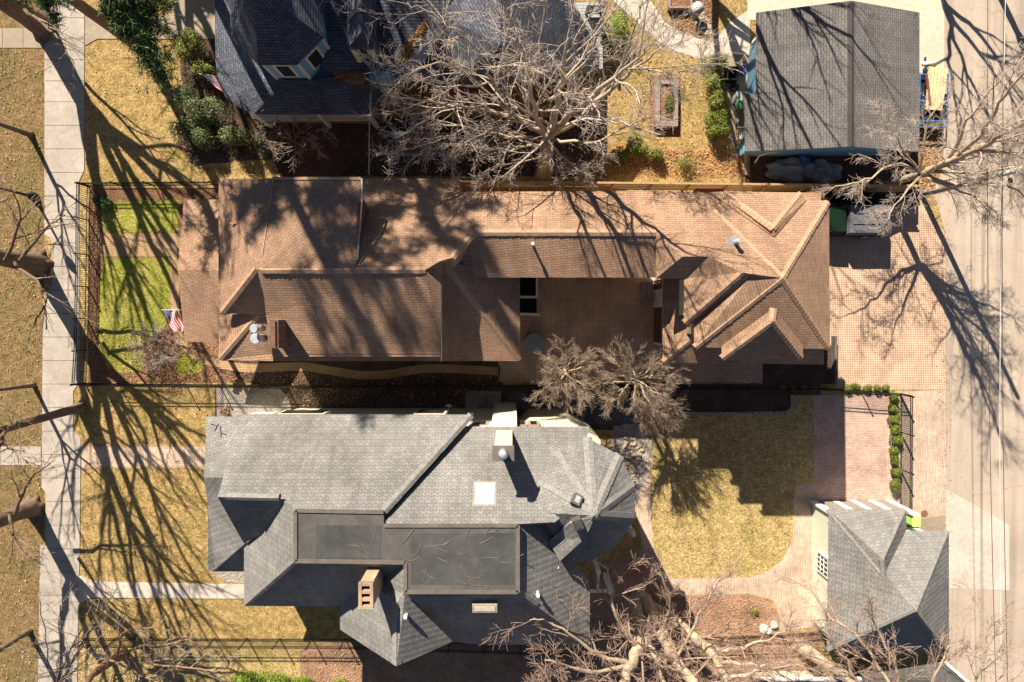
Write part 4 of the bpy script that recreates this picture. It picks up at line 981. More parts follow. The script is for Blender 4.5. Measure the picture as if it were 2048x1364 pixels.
def autolimbs(rng, trunk, nl, L, spread, r, up=1.0):
    top = trunk[-1][0]; out = []
    for k in range(nl):
        a = 6.283*k/nl+rng.uniform(-.5, .5); e = spread*rng.uniform(.6, 1.3); st = trunk[-1] if k % 3 else trunk[-2]
        d = Vector((math.cos(a)*e, math.sin(a)*e, up)).normalized(); l = L*rng.uniform(.8, 1.15); s = st[0]
        m = s+d*l*.35+Vector((math.cos(a)*.3, math.sin(a)*.3, 0)); q = s+d*l*.7+Vector((rng.uniform(-.6, .6), rng.uniform(-.6, .6), .3)); t = s+d*l+Vector((rng.uniform(-1, 1), rng.uniform(-1, 1), 1.0))
        out.append([(s-Vector((0, 0, .1)), r), (m, r*.75), (q, r*.5), (t, r*.2)])
    return out
SP_BIG = dict(seg=[.8, .6, .4, .3], wig=.16, up=.03, rmin=.011, nch=[7, 5, 4, 4], t0=.25, ang=(28, 62), lr=.42, rr=.5, limb=0, lmin=.4)
SP_ST = dict(seg=[.9, .7, .5], wig=.12, up=.06, rmin=.010, rl=.02, nch=[7, 7, 5], t0=.2, ang=(20, 45), lr=.5, rr=.42, limb=0, lmin=.5)
V = lambda x, y, z: P(x, y, z)
def LB(*q): return [(P(a, c, z), r) for a, c, z, r in q]
# central pale twigged tree
SPC = dict(seg=[.6, .45, .3, .22], wig=.13, up=.015, rmin=.0078, nch=[10, 7, 5, 4], t0=.12, ang=(22, 55), lr=.42, rr=.45, limb=0, lmin=.38)
limbs = [LB((1096, 275, 5, .26), (1030, 238, 7, .2), (930, 212, 9, .15), (860, 205, 10, .1), (775, 190, 11, .04)),
 LB((1092, 262, 5.8, .24), (1040, 240, 7, .18), (985, 165, 9, .14), (945, 90, 11, .1), (880, 40, 12.5, .06), (815, 5, 13, .03)),
 LB((1096, 275, 5, .4), (1106, 243, 8, .36), (1118, 187, 12, .26), (1130, 120, 15, .14), (1140, 75, 16.5, .04)),
 LB((1096, 275, 5, .38), (1130, 238, 8.5, .3), (1190, 185, 12, .22), (1260, 130, 14.5, .1), (1310, 80, 16, .03)),
 LB((1096, 275, 5, .3), (1075, 240, 8.5, .24), (1060, 170, 12.5, .16), (1045, 95, 16, .06)),
 LB((1102, 272, 5, .28), (1160, 235, 7, .22), (1240, 160, 9, .16), (1290, 120, 10.2, .1), (1330, 90, 11.5, .05)),
 LB((1278, 132, 10, .1), (1350, 147, 11, .06), (1420, 112, 12, .03)),
 LB((1238, 165, 9, .12), (1262, 70, 11, .08), (1292, 0, 13, .05), (1310, -60, 14, .03)),
 LB((1090, 282, 5, .2), (1000, 268, 6.2, .14), (900, 250, 7.5, .09), (830, 255, 8.4, .04)),
 LB((1092, 285, 4.8, .17), (1020, 300, 6, .11), (940, 290, 7.2, .06), (880, 300, 8, .03)),
 LB((1090, 275, 5, .2), (1010, 215, 8, .12), (900, 130, 10, .09), (820, 140, 11.5, .04)),
 LB((1100, 285, 5, .16), (1140, 325, 6.5, .09), (1175, 350, 7.6, .04)),
 LB((1100, 276, 5.2, .2), (1180, 285, 7, .12), (1260, 250, 8.6, .07), (1330, 220, 10, .03)),
 LB((1092, 290, 4.8, .16), (1070, 320, 6.2, .1), (1000, 330, 7.4, .05), (960, 345, 8.2, .03)),
 LB((1098, 200, 7.8, .18), (1050, 120, 10, .12), (1020, 40, 12.2, .07), (1000, -30, 14, .04)),
 LB((1100, 200, 7.8, .16), (1180, 110, 10, .1), (1215, 20, 12.5, .06)),
 LB((985, 165, 9, .1), (900, 175, 10, .07), (800, 150, 11, .03)),
 LB((1040, 240, 7, .13), (960, 250, 8.5, .08), (850, 290, 9.5, .05), (800, 300, 10, .03))]
limbs = [[(p, r*.5) for p, r in l] for l in limbs]
tree("bare_tree", "large bare tree with dense pale twigs between the blue house and timber fence", P(1086, 350, 0),
     [(P(1086, 350, -.1), .5), (P(1090, 330, 1.2), .42), (P(1092, 308, 2.8), .38), (P(1096, 275, 5.3), .33)], limbs, SPC, 3, 11, ('palebark', 'paletwig'), "bare garden trees")
# alley tree
SPA = dict(seg=[.5, .4, .3, .25], wig=.13, up=.02, rmin=.007, nch=[10, 8, 5, 3], t0=.15, ang=(25, 60), lr=.36, rr=.5, limb=0, lmin=.35)
limbs = [LB((1842, 347, 3.9, .17), (1900, 322, 6.0, .15), (1950, 300, 8, .12), (2020, 262, 10.5, .08), (2110, 220, 13.5, .03)),
 LB((1950, 300, 8, .1), (2030, 310, 10, .07), (2110, 330, 12.5, .03)), LB((1900, 322, 6, .11), (1960, 270, 8.5, .08), (2010, 190, 11, .05), (2070, 120, 13, .025)),
 LB((1842, 347, 3.9, .15), (1900, 315, 5.4, .1), (1935, 240, 7, .07), (1990, 170, 8.5, .045), (2050, 110, 9.5, .03)),
 LB((1842, 347, 3.9, .14), (1920, 320, 5.4, .1), (2000, 260, 7, .06), (2080, 230, 8, .03)),
 LB((1842, 347, 3.9, .12), (1790, 330, 4.6, .07), (1730, 360, 5.2, .045), (1670, 372, 5.6, .025)),
 LB((1842, 350, 3.9, .12), (1920, 370, 5.2, .08), (2000, 365, 6.5, .05), (2080, 410, 8, .03)),
 LB((1842, 350, 3.9, .1), (1900, 375, 5.0, .06), (1960, 400, 6.0, .035), (2000, 440, 6.8, .02)),
 LB((1842, 347, 3.9, .1), (1850, 250, 5.6, .05), (1900, 190, 6.5, .03)),
 LB((1842, 347, 3.9, .09), (1800, 290, 5.4, .04), (1770, 240, 6.2, .02)),
 LB((1842, 350, 3.9, .09), (1800, 400, 5.0, .04), (1770, 440, 5.6, .02)),
 LB((1842, 347, 3.9, .1), (1960, 345, 6.2, .06), (2070, 330, 8, .03)),
 LB((1842, 347, 3.9, .1), (1960, 290, 7.5, .07), (2090, 260, 11, .03))]
tree("bare_tree", "bare tree with thin spreading branches by the alley pole and leaf strewn ground", P(1764, 374, 0),
     [(P(1764, 374, -.1), .26), (P(1782, 368, 1.0), .2), (P(1815, 356, 2.6), .18), (P(1842, 347, 3.9), .17)], limbs, SPA, 3, 5, ('palebark', 'paletwig'), "bare garden trees")
# two small round ornamental trees and a third one at the lawn edge
SPR = dict(seg=[.3, .25, .2], wig=.06, up=.0, rmin=.006, nch=[8, 7, 4, 3], t0=.15, ang=(14, 34), lr=.46, rr=.55, limb=0, lmin=.28)
def roundtree(label, px, py, nx, ny, z, rp, seed, n=16):
    rg = random.Random(seed); c = P(nx, ny, z); lim = []
    for k in range(n):
        a = 6.283*k/n+rg.uniform(-.2, .2); el = [.12, .5, .25, 1.1][k % 4]; L = rp*rg.uniform(.9, 1.05)*math.sqrt(1+el*el)*(1 if el < 1 else .62)
        d = Vector((math.cos(a), math.sin(a), el)).normalized()
        lim.append([(c, .05), (c+d*L*.4, .034), (c+d*L*.8+Vector((0, 0, .1)), .014)])
    tree("ornamental_tree", label, P(px, py, 0), [(P(px, py, -.05), .13), (P(px, py, 0).lerp(P(nx, ny, z), .5), .1), (P(nx, ny, z), .085)], lim, SPR, 3, seed, ('palebark', 'twig'), "small round bare trees", roots=False)
roundtree("small round bare tree just below the round grey spa cover", 1118, 732, 1131, 747, 4.5, 2.0, 21)
roundtree("small round bare tree between the courtyard and the back lawn", 1245, 748, 1270, 760, 4.7, 2.35, 22)
roundtree("smallest round bare tree at the upper left corner of the back lawn", 1298, 818, 1315, 828, 3.4, 1.5, 23, 12)
# multi stemmed pale tree at the bottom
SPM = dict(seg=[.6, .45, .3, .25], wig=.11, up=.03, rmin=.0078, nch=[9, 7, 5, 3], t0=.12, ang=(22, 52), lr=.42, rr=.42, limb=0, lmin=.45)
limbs = [LB((1270, 1205, .5, .4), (1280, 1275, 3.5, .32), (1262, 1330, 6, .26), (1235, 1390, 8.5, .2), (1220, 1500, 11, .14)),
 LB((1290, 1200, .5, .42), (1322, 1262, 3.2, .36), (1352, 1320, 6, .3), (1390, 1380, 8.6, .24), (1420, 1480, 11, .16)),
 LB((1300, 1210, .5, .32), (1350, 1240, 2.5, .27), (1400, 1285, 4.5, .24), (1435, 1325, 6.2, .2), (1470, 1400, 9, .12)),
 LB((1282, 1240, 1.8, .2), (1300, 1290, 4.5, .16), (1320, 1340, 7, .12), (1330, 1400, 9, .07)),
 LB((1400, 1285, 4.5, .14), (1450, 1300, 5.5, .11), (1490, 1295, 6.2, .08), (1545, 1275, 7.2, .04), (1600, 1240, 8, .02)),
 LB((1262, 1330, 6, .14), (1180, 1300, 7.5, .09), (1110, 1250, 8.6, .05), (1060, 1240, 9.4, .025)),
 LB((1275, 1290, 4.5, .11), (1230, 1230, 6, .08), (1220, 1150, 7, .05), (1180, 1110, 7.8, .025)),
 LB((1262, 1330, 6, .12), (1170, 1340, 8, .08), (1090, 1320, 9.4, .04)),
 LB((1322, 1262, 3.2, .09), (1340, 1200, 5, .06), (1310, 1130, 6.3, .03)),
 LB((1352, 1320, 6, .1), (1400, 1230, 7.4, .06), (1440, 1160, 8.4, .03)),
 LB((1390, 1380, 8.6, .14), (1490, 1350, 9.5, .09), (1600, 1330, 10.2, .04)),
 LB((1235, 1390, 8.5, .14), (1150, 1380, 9.6, .09), (1080, 1370, 10.5, .04)),
 LB((1352, 1320, 6, .1), (1300, 1300, 8, .06), (1240, 1270, 9.2, .03)),
 LB((1435, 1325, 6.2, .1), (1520, 1330, 7.6, .06), (1600, 1320, 9, .03))]
tree("multi_stem_tree", "pale multi stemmed bare tree with thick stems beside the grey house's back porch", P(1280, 1190, 0),
     [(P(1278, 1192, -.1), .55), (P(1280, 1196, .25), .5), (P(1284, 1204, .7), .42)], limbs, SPM, 3, 31, ('palebark', 'redtwig'), "bare garden trees")
limbs = [LB((1690, 1350, 4.6, .26), (1740, 1420, 8, .2), (1780, 1520, 11, .1)),
 LB((1800, 1400, 9, .09), (1764, 1342, 8.6, .08), (1719, 1277, 8.2, .065), (1663, 1235, 7.8, .05), (1613, 1167, 7.4, .03)),
 LB((1740, 1420, 8, .1), (1800, 1370, 9, .07), (1760, 1270, 9.6, .05), (1740, 1200, 10, .025)),
 LB((1740, 1420, 8, .1), (1690, 1320, 9, .06), (1640, 1260, 9.8, .03)),
 LB((1780, 1450, 9, .1), (1860, 1370, 9.8, .06), (1900, 1290, 10.4, .03)),
 LB((1900, 1500, 9, .09), (1960, 1360, 9.8, .05), (1975, 1240, 10.4, .025)),
 LB((1740, 1420, 8, .1), (1600, 1380, 9.5, .06), (1500, 1350, 10, .03))]
tree("bare_tree", "thick pale trunk leaning out from below the corner garage", P(1600, 1292, 0),
     [(P(1598, 1290, -.1), .42), (P(1620, 1306, 1.4), .36), (P(1655, 1328, 3.0), .32), (P(1690, 1350, 4.6), .28)], limbs, SPM, 3, 37, ('palebark', 'redtwig'), "bare garden trees")
# street trees down the left side
rg = random.Random(99)
def street(label, px, py, h, r, seed, nl=5, L=9, spread=.55, lean=(0, 0), barks=('bark', 'twig'), group="street trees", lr=None, extra=[], lvl=2):
    t = vtrunk(px, py, h, r, lean); r2 = random.Random(seed); lim = autolimbs(r2, t, nl, L, spread, (lr or r*.42)) + extra
    tree("street_tree", label, P(px, py, 0), t, lim, SP_ST, lvl, seed, barks, group)
street("thick dark trunk at the top left corner beside the sidewalk", 86, 52, 4.6, .62, 41, 6, 11, .5, (0, 0), extra=[LB((50, 20, 2.6, .1), (110, 70, 4.2, .05), (150, 130, 5, .02))])
street("massive dark trunk on the verge level with the brown house's front lawn", 78, 528, 5.2, .58, 42, 7, 12, .6, (0, .4), extra=[LB((40, 520, 3.4, .1), (80, 470, 4.5, .06), (130, 430, 6, .025)), LB((30, 525, 3.8, .1), (90, 590, 5, .06), (60, 660, 6.2, .025)), LB((10, 520, 4.4, .1), (40, 440, 5.6, .05), (20, 370, 6.5, .02))])
street("leaning brown trunk crossing the sidewalk beside the small corner lawn", 163, 814, 7.0, .26, 43, 5, 9, .4, (-1.2, -.8))
street("pale brown trunk at the sidewalk edge left of the scalloped roofs", 66, 1014, 4.8, .5, 44, 5, 10, .6, (0, 0), extra=[LB((30, 1028, 2.6, .1), (60, 960, 4.2, .05), (110, 920, 5.4, .02)), LB((20, 1030, 3, .1), (40, 1100, 4.2, .05), (90, 1130, 5, .02))])
street("slim dark trunk near the bottom left of the verge", 58, 1262, 6.5, .16, 45, 4, 6, .4, (0, 0))
street("thin forked sapling on the upper verge", 62, 270, 3.4, .15, 46, 4, 6, .6, (-.5, 0))
street("thin crooked sapling on the verge below the massive trunk", 68, 770, 3.8, .13, 47, 4, 7, .7, (-.5, 0))
# shaggy tree bottom left and sapling spreading over the sidewalk
limbs = [LB((190, 1345, 3.2, .2), (150, 1400, 6, .14), (120, 1500, 9, .08)),
 LB((240, 1310, 1.4, .07), (290, 1290, 2.5, .05), (340, 1300, 3.2, .03)), LB((240, 1310, 1.4, .07), (330, 1330, 2.6, .05), (430, 1340, 3.4, .03)),
 LB((235, 1310, 1.6, .07), (250, 1260, 2.8, .05), (330, 1255, 3.8, .03)), LB((220, 1320, 2, .06), (280, 1350, 3.2, .04), (330, 1370, 4, .03)), LB((330, 1290, 2.5, .04), (380, 1280, 3, .03), (430, 1310, 3.4, .02))]
tree("shaggy_tree", "shaggy barked leaning trunk with low twigs by the bottom left fence", P(244, 1302, 0), [(P(246, 1300, -.1), .34), (P(228, 1318, 1.2), .27), (P(208, 1332, 2.2), .24), (P(190, 1345, 3.2), .22)], limbs, SPA, 2, 51, ('orangebark', 'paletwig'), "bare garden trees")
limbs = [LB((112, 1375, 1.5, .05), (125, 1290, 3.4, .04), (120, 1210, 4.6, .02)), LB((112, 1375, 1.5, .05), (165, 1290, 3.6, .04), (235, 1175, 5.0, .02)),
 LB((112, 1375, 1.5, .05), (150, 1280, 3.4, .035), (195, 1240, 4.4, .02)), LB((112, 1375, 1.5, .04), (90, 1280, 3.4, .03), (80, 1200, 4.4, .02)), LB((112, 1375, 1.5, .05), (170, 1320, 3.6, .035), (210, 1270, 4.6, .02))]
tree("sapling", "slender many stemmed sapling fanning over the lower sidewalk", P(130, 1370, 0), [(P(130, 1372, -.05), .1), (P(122, 1373, .8), .08), (P(112, 1375, 1.5), .07)], limbs, SPA, 2, 52, ('bark', 'paletwig'), "bare garden trees", roots=False)
# small shrubby bare tree at the corner of the blue porch, grass like clump by the brown lawn
limbs = [[(P(590, 270, .8), .03), (P(590+math.cos(a)*45, 262+math.sin(a)*30, 2.2), .02), (P(590+math.cos(a)*70, 260+math.sin(a)*55, 3.2), .012)] for a in [k*.785 for k in range(8)]]
tree("bare_shrub", "leafless purple grey shrub at the corner of the blue porch", P(600, 265, 0), [(P(600, 265, -.05), .07), (P(596, 268, .4), .06), (P(590, 270, .8), .05)], limbs, SPA, 2, 53, ('bark', 'paletwig'), "bare shrubs", roots=False)
limbs = [[(P(308, 720, .1), .02), (P(308+math.cos(a)*25, 700+math.sin(a)*22, .7), .014), (P(308+math.cos(a)*42, 690+math.sin(a)*42, 1.1), .01)] for a in [k*.62 for k in range(10)]]
tree("bare_shrub", "leafless fan of pale stems between the two green lawn patches", P(308, 722, 0), [(P(308, 722, -.05), .06), (P(308, 721, .05), .05), (P(308, 720, .12), .04)], limbs, SPA, 2, 54, ('bark', 'paletwig'), "bare shrubs", roots=False)
# trees beyond the frame whose shadows cross the picture
def far(label, px, py, h, r, seed, nl=6, L=9, spread=.5, lvl=2):
    t = vtrunk(px, py, h, r); r2 = random.Random(seed)
    tree("bare_tree", label, P(px, py, 0), t, autolimbs(r2, t, nl, L, spread, r*.6), SP_ST, lvl, seed, ('bark', 'twig'), "bare trees above the blue house and alley")
far("bare tree standing above the blue garage near the garden path", 1365, -130, 4.5, .3, 61, 6, 8, .6)
far("bare tree standing over the alley above the garage apron", 1828, -120, 4.0, .2, 62, 4, 7, .5)
far("bare tree above the right end of the alley", 1960, -90, 5.0, .22, 63, 4, 7, .4)
far("bare tree behind the blue house", 250, -260, 6.0, .4, 64, 6, 10, .5)

# ------------------------------------------------------------------ conifers
def tuft(b, p, s, rng, n=9):
    for k in range(n+3):
        d = Vector((rng.gauss(0, 1), rng.gauss(0, 1), rng.gauss(.2, .8))).normalized(); q = p+d*s*rng.uniform(.7, 1.3); sd = d.orthogonal().normalized(); sd = Matrix.Rotation(rng.uniform(0, 6.28), 3, d) @ sd
        b.face([p-sd*s*.05, p+sd*s*.05, q+sd*s*.035, q-sd*s*.035])
def pine(label, px, py, h, r, z0, rc, seed, nb=40, tufts=26, lean=(0, 0), s=.28, extra=(), z1=None):
    rng = random.Random(seed); root = thing("pine_tree", P(px, py, 0), label, "pine tree", "tall pines"); base = P(px, py, 0)
    t = vtrunk(px, py, h, r, lean, 6); b = MB(); b.tube([q[0] for q in t], [q[1] for q in t], 12, 0); b.build("trunk", 'orangebark', root, True)
    br = MB(); fo = MB()
    def branch(st, en, rr_, tf, dr=.3):
        pts = [st.lerp(en, i/6)+Vector((rng.gauss(0, .08), rng.gauss(0, .08), -dr*math.sin(i/6*3.14))) for i in range(7)]; br.tube(pts, [rr_*(1-.13*i) for i in range(7)], 5, 0, False)
        L = (en-st).length
        for k in range(tf):
            u = rng.uniform(.3, 1.05); i = min(5, int(u*6)); q = pts[i].lerp(pts[i+1], u*6-i)+Vector((rng.gauss(0, .16*L*.4), rng.gauss(0, .16*L*.4), rng.gauss(0, .15))); tuft(fo, q, s, rng)
    for i in range(nb):
        z = z0+(h-z0)*(i+rng.random())/nb; f = (z-z0)/(h-z0); k = z/h; c = base+Vector((lean[0]*k*h/10, lean[1]*k*h/10, z)); rad = rc*(.55+.7*math.sin(min(1, f*1.1+.2)*2.8))*rng.uniform(.5, 1.1); a = rng.uniform(0, 6.28)
        branch(c, c+Vector((math.cos(a)*rad, math.sin(a)*rad, rng.uniform(-.3, .9))), .05, tufts)
    for st, en, tf in extra: branch(st, en, .07, tf, .2)
    br.build("branches", 'orangebark', root, True); fo.build("foliage", 'needle', root)
k1 = P(272, 40, 8.5)
ex = [(P(200, -30, 8.4), P(*q), n_) for q, n_ in (((215, 30, 7.4), 130), ((250, 60, 7.2), 150), ((290, 70, 7.0), 170), ((335, 60, 6.8), 170), ((330, 110, 6.6), 170), ((345, 180, 6.0), 170), ((318, 150, 6.4), 170), ((300, 20, 7.0), 170), ((340, 10, 7), 150), ((260, 10, 7.6), 150))]+[(P(60, -30, 10), P(112, 40, 9.4), 40), (P(60, -30, 10), P(90, 15, 9.4), 40), (P(60, -30, 10), P(130, 10, 9.4), 30)]
pine("tall pine with a long bare reddish trunk crossing the upper left walk", 297, 108, 20, .30, 11, 3.2, 71, 34, 22, (0, 0), .26, ex)
pine("tall pine whose crown stands above the blue tower", 395, -120, 28, .35, 14, 4.8, 72, 56, 34, (0, 0), .42)
pine("second tall pine behind the blue tower", 540, -215, 27, .35, 12, 4.8, 73, 56, 34, (0, 0), .42)

# ------------------------------------------------------------------ shrubs
def shrub(name, label, px, py, rx, ry, h, mat, seed, n=1400, s=.075, group=None, cat="shrub", lumps=5, z0=0.0):
    rng = random.Random(seed); c = P(px, py, 0); root = thing(name, c, label, cat, group); fo = MB(); st = MB(); cl = []
    for k in range(lumps):
        a = rng.uniform(0, 6.28); q = rng.uniform(0, .6) if lumps > 1 else 0; cl.append((c.x+math.cos(a)*rx*q, c.y+math.sin(a)*ry*q, h*rng.uniform(.4, .65), rng.uniform(.42, .7) if lumps > 1 else 1))
    for k in range(n):
        x, y, z, f = cl[rng.randrange(len(cl))]; d = Vector((rng.gauss(0, 1), rng.gauss(0, 1), rng.gauss(.35, .9))).normalized(); q = rng.uniform(.72, 1.08)
        p = Vector((x+d.x*rx*f*q, y+d.y*ry*f*q, max(.05, z+d.z*h*.48*q)+z0))
        nd = (d+Vector((rng.gauss(0, .5), rng.gauss(0, .5), rng.gauss(.1, .5)))).normalized(); u = nd.orthogonal().normalized(); u = Matrix.Rotation(rng.uniform(0, 6.28), 3, nd) @ u; v = nd.cross(u); ss = s*rng.uniform(.6, 1.3)
        fo.face([p-u*ss*.5, p+v*ss*.32-nd*ss*.06, p+u*ss*.55, p-v*ss*.32-nd*ss*.06])
    for k in range(7):
        a = k*.9; st.tube([Vector((c.x, c.y, -.03)), Vector((c.x+math.cos(a)*rx*.25, c.y+math.sin(a)*ry*.25, h*.35)), Vector((c.x+math.cos(a)*rx*.55, c.y+math.sin(a)*ry*.55, h*.6))], [.03, .022, .012], 5)
    st.build("stem", 'bark', root, True); fo.build("foliage", mat, root); return root
G = "evergreen shrubs round the blue house's porch"
shrub("hedge_shrub", "yellow green evergreen shrub beside the walk above the hanging flag", 394, 112, 1.1, 1.15, 1.5, 'hedge', 1, 4200, .09, G)
shrub("hedge_shrub", "dark leafed shrub right of the pine's drooping foliage", 418, 148, .8, .7, 1.3, 'hedge', 2, 2000, .09, G)
for i, (x, y, rx, ry, h, n, lab) in enumerate([(392, 205, .95, 1.0, 1.7, 3200, "grey green rhododendron below the hanging flag"), (428, 235, 1.2, 1.1, 1.9, 4600, "large grey green rhododendron against the curved porch"), (385, 268, 1.0, .9, 1.6, 3000, "rhododendron at the left corner of the shrub border"), (420, 290, 1.0, .8, 1.5, 3000, "rhododendron near the fence shadow on the lawn"), (478, 288, 1.1, .8, 1.6, 3600, "lowest big rhododendron left of the leafless porch shrub"), (528, 292, .6, .8, 1.0, 1500, "small pale rhododendron at the right end of the border")]):
    shrub("rhododendron", lab, x, y, rx, ry, h, 'rhodo', 10+i, n, .085, G)
G = "green shrubs in the garden of the blue house"
shrub("round_shrub", "round glossy green shrub beside the grey deck", 1233, 66, .85, 1.3, 1.5, 'bright', 30, 3600, .08, G)
for i, (y, lab) in enumerate([(135, "topmost shrub of the hedge column beside the paved side yard"), (170, "second shrub from the top of the hedge column"), (208, "middle shrub of the hedge column beside the planter"), (240, "second lowest shrub of the hedge column"), (275, "lowest and brightest shrub of the hedge column")]):
    shrub("boxwood", lab, 1424+i*1.0, y, .85, .75, 1.2, 'hedge' if i < 3 else 'boxwood', 40+i, 2600, .08, "hedge column")
for i, (x, y, lab) in enumerate([(1240, 318, "low loose green shrub left of the pair by the timber fence"), (1268, 300, "tallest loose green shrub by the timber fence"), (1305, 312, "dark green shrub right of the loose shrubs by the timber fence"), (1368, 330, "sparse yellow green plant at the foot of the timber fence")]):
    shrub("loose_shrub", lab, x, y, .75, .7, .9, 'boxwood' if i != 2 else 'hedge', 50+i, 1700 if i < 3 else 500, .09, G)
for i in range(9):
    shrub("boxwood", ["topmost", "second", "third", "fourth", "middle", "sixth", "seventh", "eighth", "lowest"][i]+" boxwood of the row along the alley side fence", 1783+R.uniform(-2, 2), 797+i*20.5+R.uniform(-2, 2), .36*R.uniform(.85, 1.1), .42*R.uniform(.9, 1.15), .65, 'boxwood', 60+i, 1900, .06, "boxwood row along the alley fence", lumps=4)
for i in range(5):
    shrub("boxwood", ["leftmost", "second", "middle", "fourth", "rightmost"][i]+" bright boxwood at the foot of the paved driveway", 1694+i*18+R.uniform(-3, 3), 775+R.uniform(-1, 1),   .42*R.uniform(.85, 1.1), .27, .45, 'boxwood', 75+i, 900, .055, "bright boxwoods by the driveway", lumps=2)
for i in range(5):
    shrub("boxwood", ["first", "second", "third", "fourth", "fifth"][i]+" shaded boxwood from the left in the bed behind the east wing", 1560+i*22, 776, .26, .22, .5, 'hedge', 85+i, 500, .06, "shaded boxwoods behind the east wing", lumps=2)
for i, (x, y, rx, ry, lab) in enumerate([(500, 1345, 1.1, .7, "leftmost bright green yew below the lower iron fence"), (560, 1350, 1.2, .8, "second bright green yew below the lower iron fence"), (620, 1358, 1.1, .6, "third bright green yew below the lower iron fence"), (678, 1362, 1.1, .6, "rightmost bright green yew below the lower iron fence")]):
    shrub("yew", lab, x, y, rx, ry, 1.3, 'bright', 90+i, 4200, .08, "bright green yews")
shrub("juniper", "dark spiky juniper in the corner of the brown house's front garden", 210, 408, .7, .5, .5, 'needle', 96, 700, .16, None)
shrub("dry_plant", "tuft of reddish dry plant in the gravel by the grey house", 452, 822, .35, .4, .3, 'deadleaf', 97, 300, .09, None)
shrub("perennial", "small yellow flowering plant in the red mulch bed", 1508, 1222, .4, .35, .3, 'needle2', 98, 160, .1, None)

# ------------------------------------------------------------------ fallen leaves and stones (uncountable)
def scatter(name, label, px, n, mat, s, seed, z=.04, rock=False, parent=None):
    rng = random.Random(seed); b = MB(); xs = [q[0] for q in px]; ys = [q[1] for q in px]; k = 0
    def inside(x, y):
        r_ = False; m = len(px)
        for i in range(m):
            x1, y1 = px[i]; x2, y2 = px[(i+1) % m]
            if (y1 > y) != (y2 > y) and x < (x2-x1)*(y-y1)/(y2-y1)+x1: r_ = not r_
        return r_
    while k < n:
        x, y = rng.uniform(min(xs), max(xs)), rng.uniform(min(ys), max(ys))
        if not inside(x, y): continue
        k += 1; p = P(x, y, 0)
        if rock:
            rr_ = s*rng.uniform(.5, 1.3); vs = []; 
            for zz, f in ((0, 1), (.5, .95), (.9, .5)):
                for j in range(6): a = j*1.047+rng.uniform(-.2, .2); vs.append((p.x+math.cos(a)*rr_*f*rng.uniform(.8, 1.1), p.y+math.sin(a)*rr_*f*rng.uniform(.8, 1.1), rr_*zz))
            b.raw(vs, [(j, (j+1) % 6, 6+(j+1) % 6, 6+j) for j in range(6)]+[(6+j, 6+(j+1) % 6, 12+(j+1) % 6, 12+j) for j in range(6)]+[tuple(range(12, 18))])
        else:
            d = Vector((rng.gauss(0, .4), rng.gauss(0, .4), 1)).normalized(); u = d.orthogonal().normalized(); u = Matrix.Rotation(rng.uniform(0, 6.28), 3, d) @ u; v = d.cross(u); ss = s*rng.uniform(.6, 1.4); q = p+Vector((0, 0, z+rng.uniform(0, .03)))
            b.face([q-u*ss*.5, q+v*ss*.3, q+u*ss*.5, q-v*ss*.3])
    return tag(b.build(name, mat, parent), label if parent is None else None, None, None, 'stuff' if parent is None else None)
scatter("fallen_leaves", None, [(745, 236), (1205, 236), (1205, 350), (745, 350)], 900, 'deadleaf', .12, 1)
scatter("fallen_leaves", None, [(1205, 300), (1500, 300), (1500, 350), (1185, 350)], 1500, 'deadleaf', .12, 2)
scatter("fallen_leaves", None, [(1838, 248), (1886, 250), (1884, 330), (1850, 400), (1838, 395)], 1300, 'deadleaf', .13, 3)
scatter("fallen_leaves", None, [(182, 650), (440, 690), (440, 762), (182, 762)], 1300, 'deadleaf', .09, 4)
scatter("fallen_leaves", None, [(440, 740), (1000, 752), (1000, 815), (585, 812), (440, 770)], 2200, 'deadleaf', .08, 5)
scatter("fallen_leaves", None, [(600, 1300), (1640, 1270), (1640, 1364), (600, 1364)], 3500, 'deadleaf', .08, 6)
scatter("fallen_leaves", None, [(1340, 1192), (1500, 1192), (1556, 1262), (1340, 1270)], 900, 'deadleaf', .08, 7)
scatter("fallen_leaves", None, [(1345, -10), (1430, -10), (1430, 70), (1350, 60)], 500, 'deadleaf', .1, 8)
scatter("fallen_leaves", None, [(178, 390), (200, 390), (200, 640), (182, 740), (178, 740)], 500, 'deadleaf', .08, 9)
scatter("fallen_leaves", None, [(170, 780), (430, 780), (410, 1270), (165, 1270)], 700, 'deadleaf', .09, 31)
scatter("fallen_leaves", None, [(175, 85), (350, 85), (400, 340), (175, 360)], 400, 'deadleaf', .09, 32)
scatter("fallen_leaves", None, [(0, 100), (86, 100), (82, 1364), (0, 1364)], 1200, 'deadleaf', .1, 33)
scatter("fallen_leaves", None, [(1310, 850), (1620, 800), (1580, 1100), (1340, 1150)], 350, 'deadleaf', .08, 34)
scatter("fallen_leaves", None, [(1195, 90), (1420, 110), (1420, 290), (1200, 300)], 500, 'deadleaf', .1, 35)
scatter("fallen_leaves", None, [(1862, 400), (1900, 400), (1900, 1364), (1885, 1364)], 200, 'deadleaf', .09, 36)
scatter("river_stones", None, [(1238, 868), (1275, 880), (1285, 900), (1262, 1000), (1240, 960)], 120, 'rockm', .13, 10, rock=True)
scatter("river_stones", None, [(1660, 375), (1835, 372), (1835, 405), (1660, 408)], 420, 'rubber', .13, 11, rock=True)
scatter("river_stones", None, [(1386, 20), (1402, 20), (1430, 62), (1420, 74), (1394, 60)], 90, 'rockm', .12, 12, rock=True)
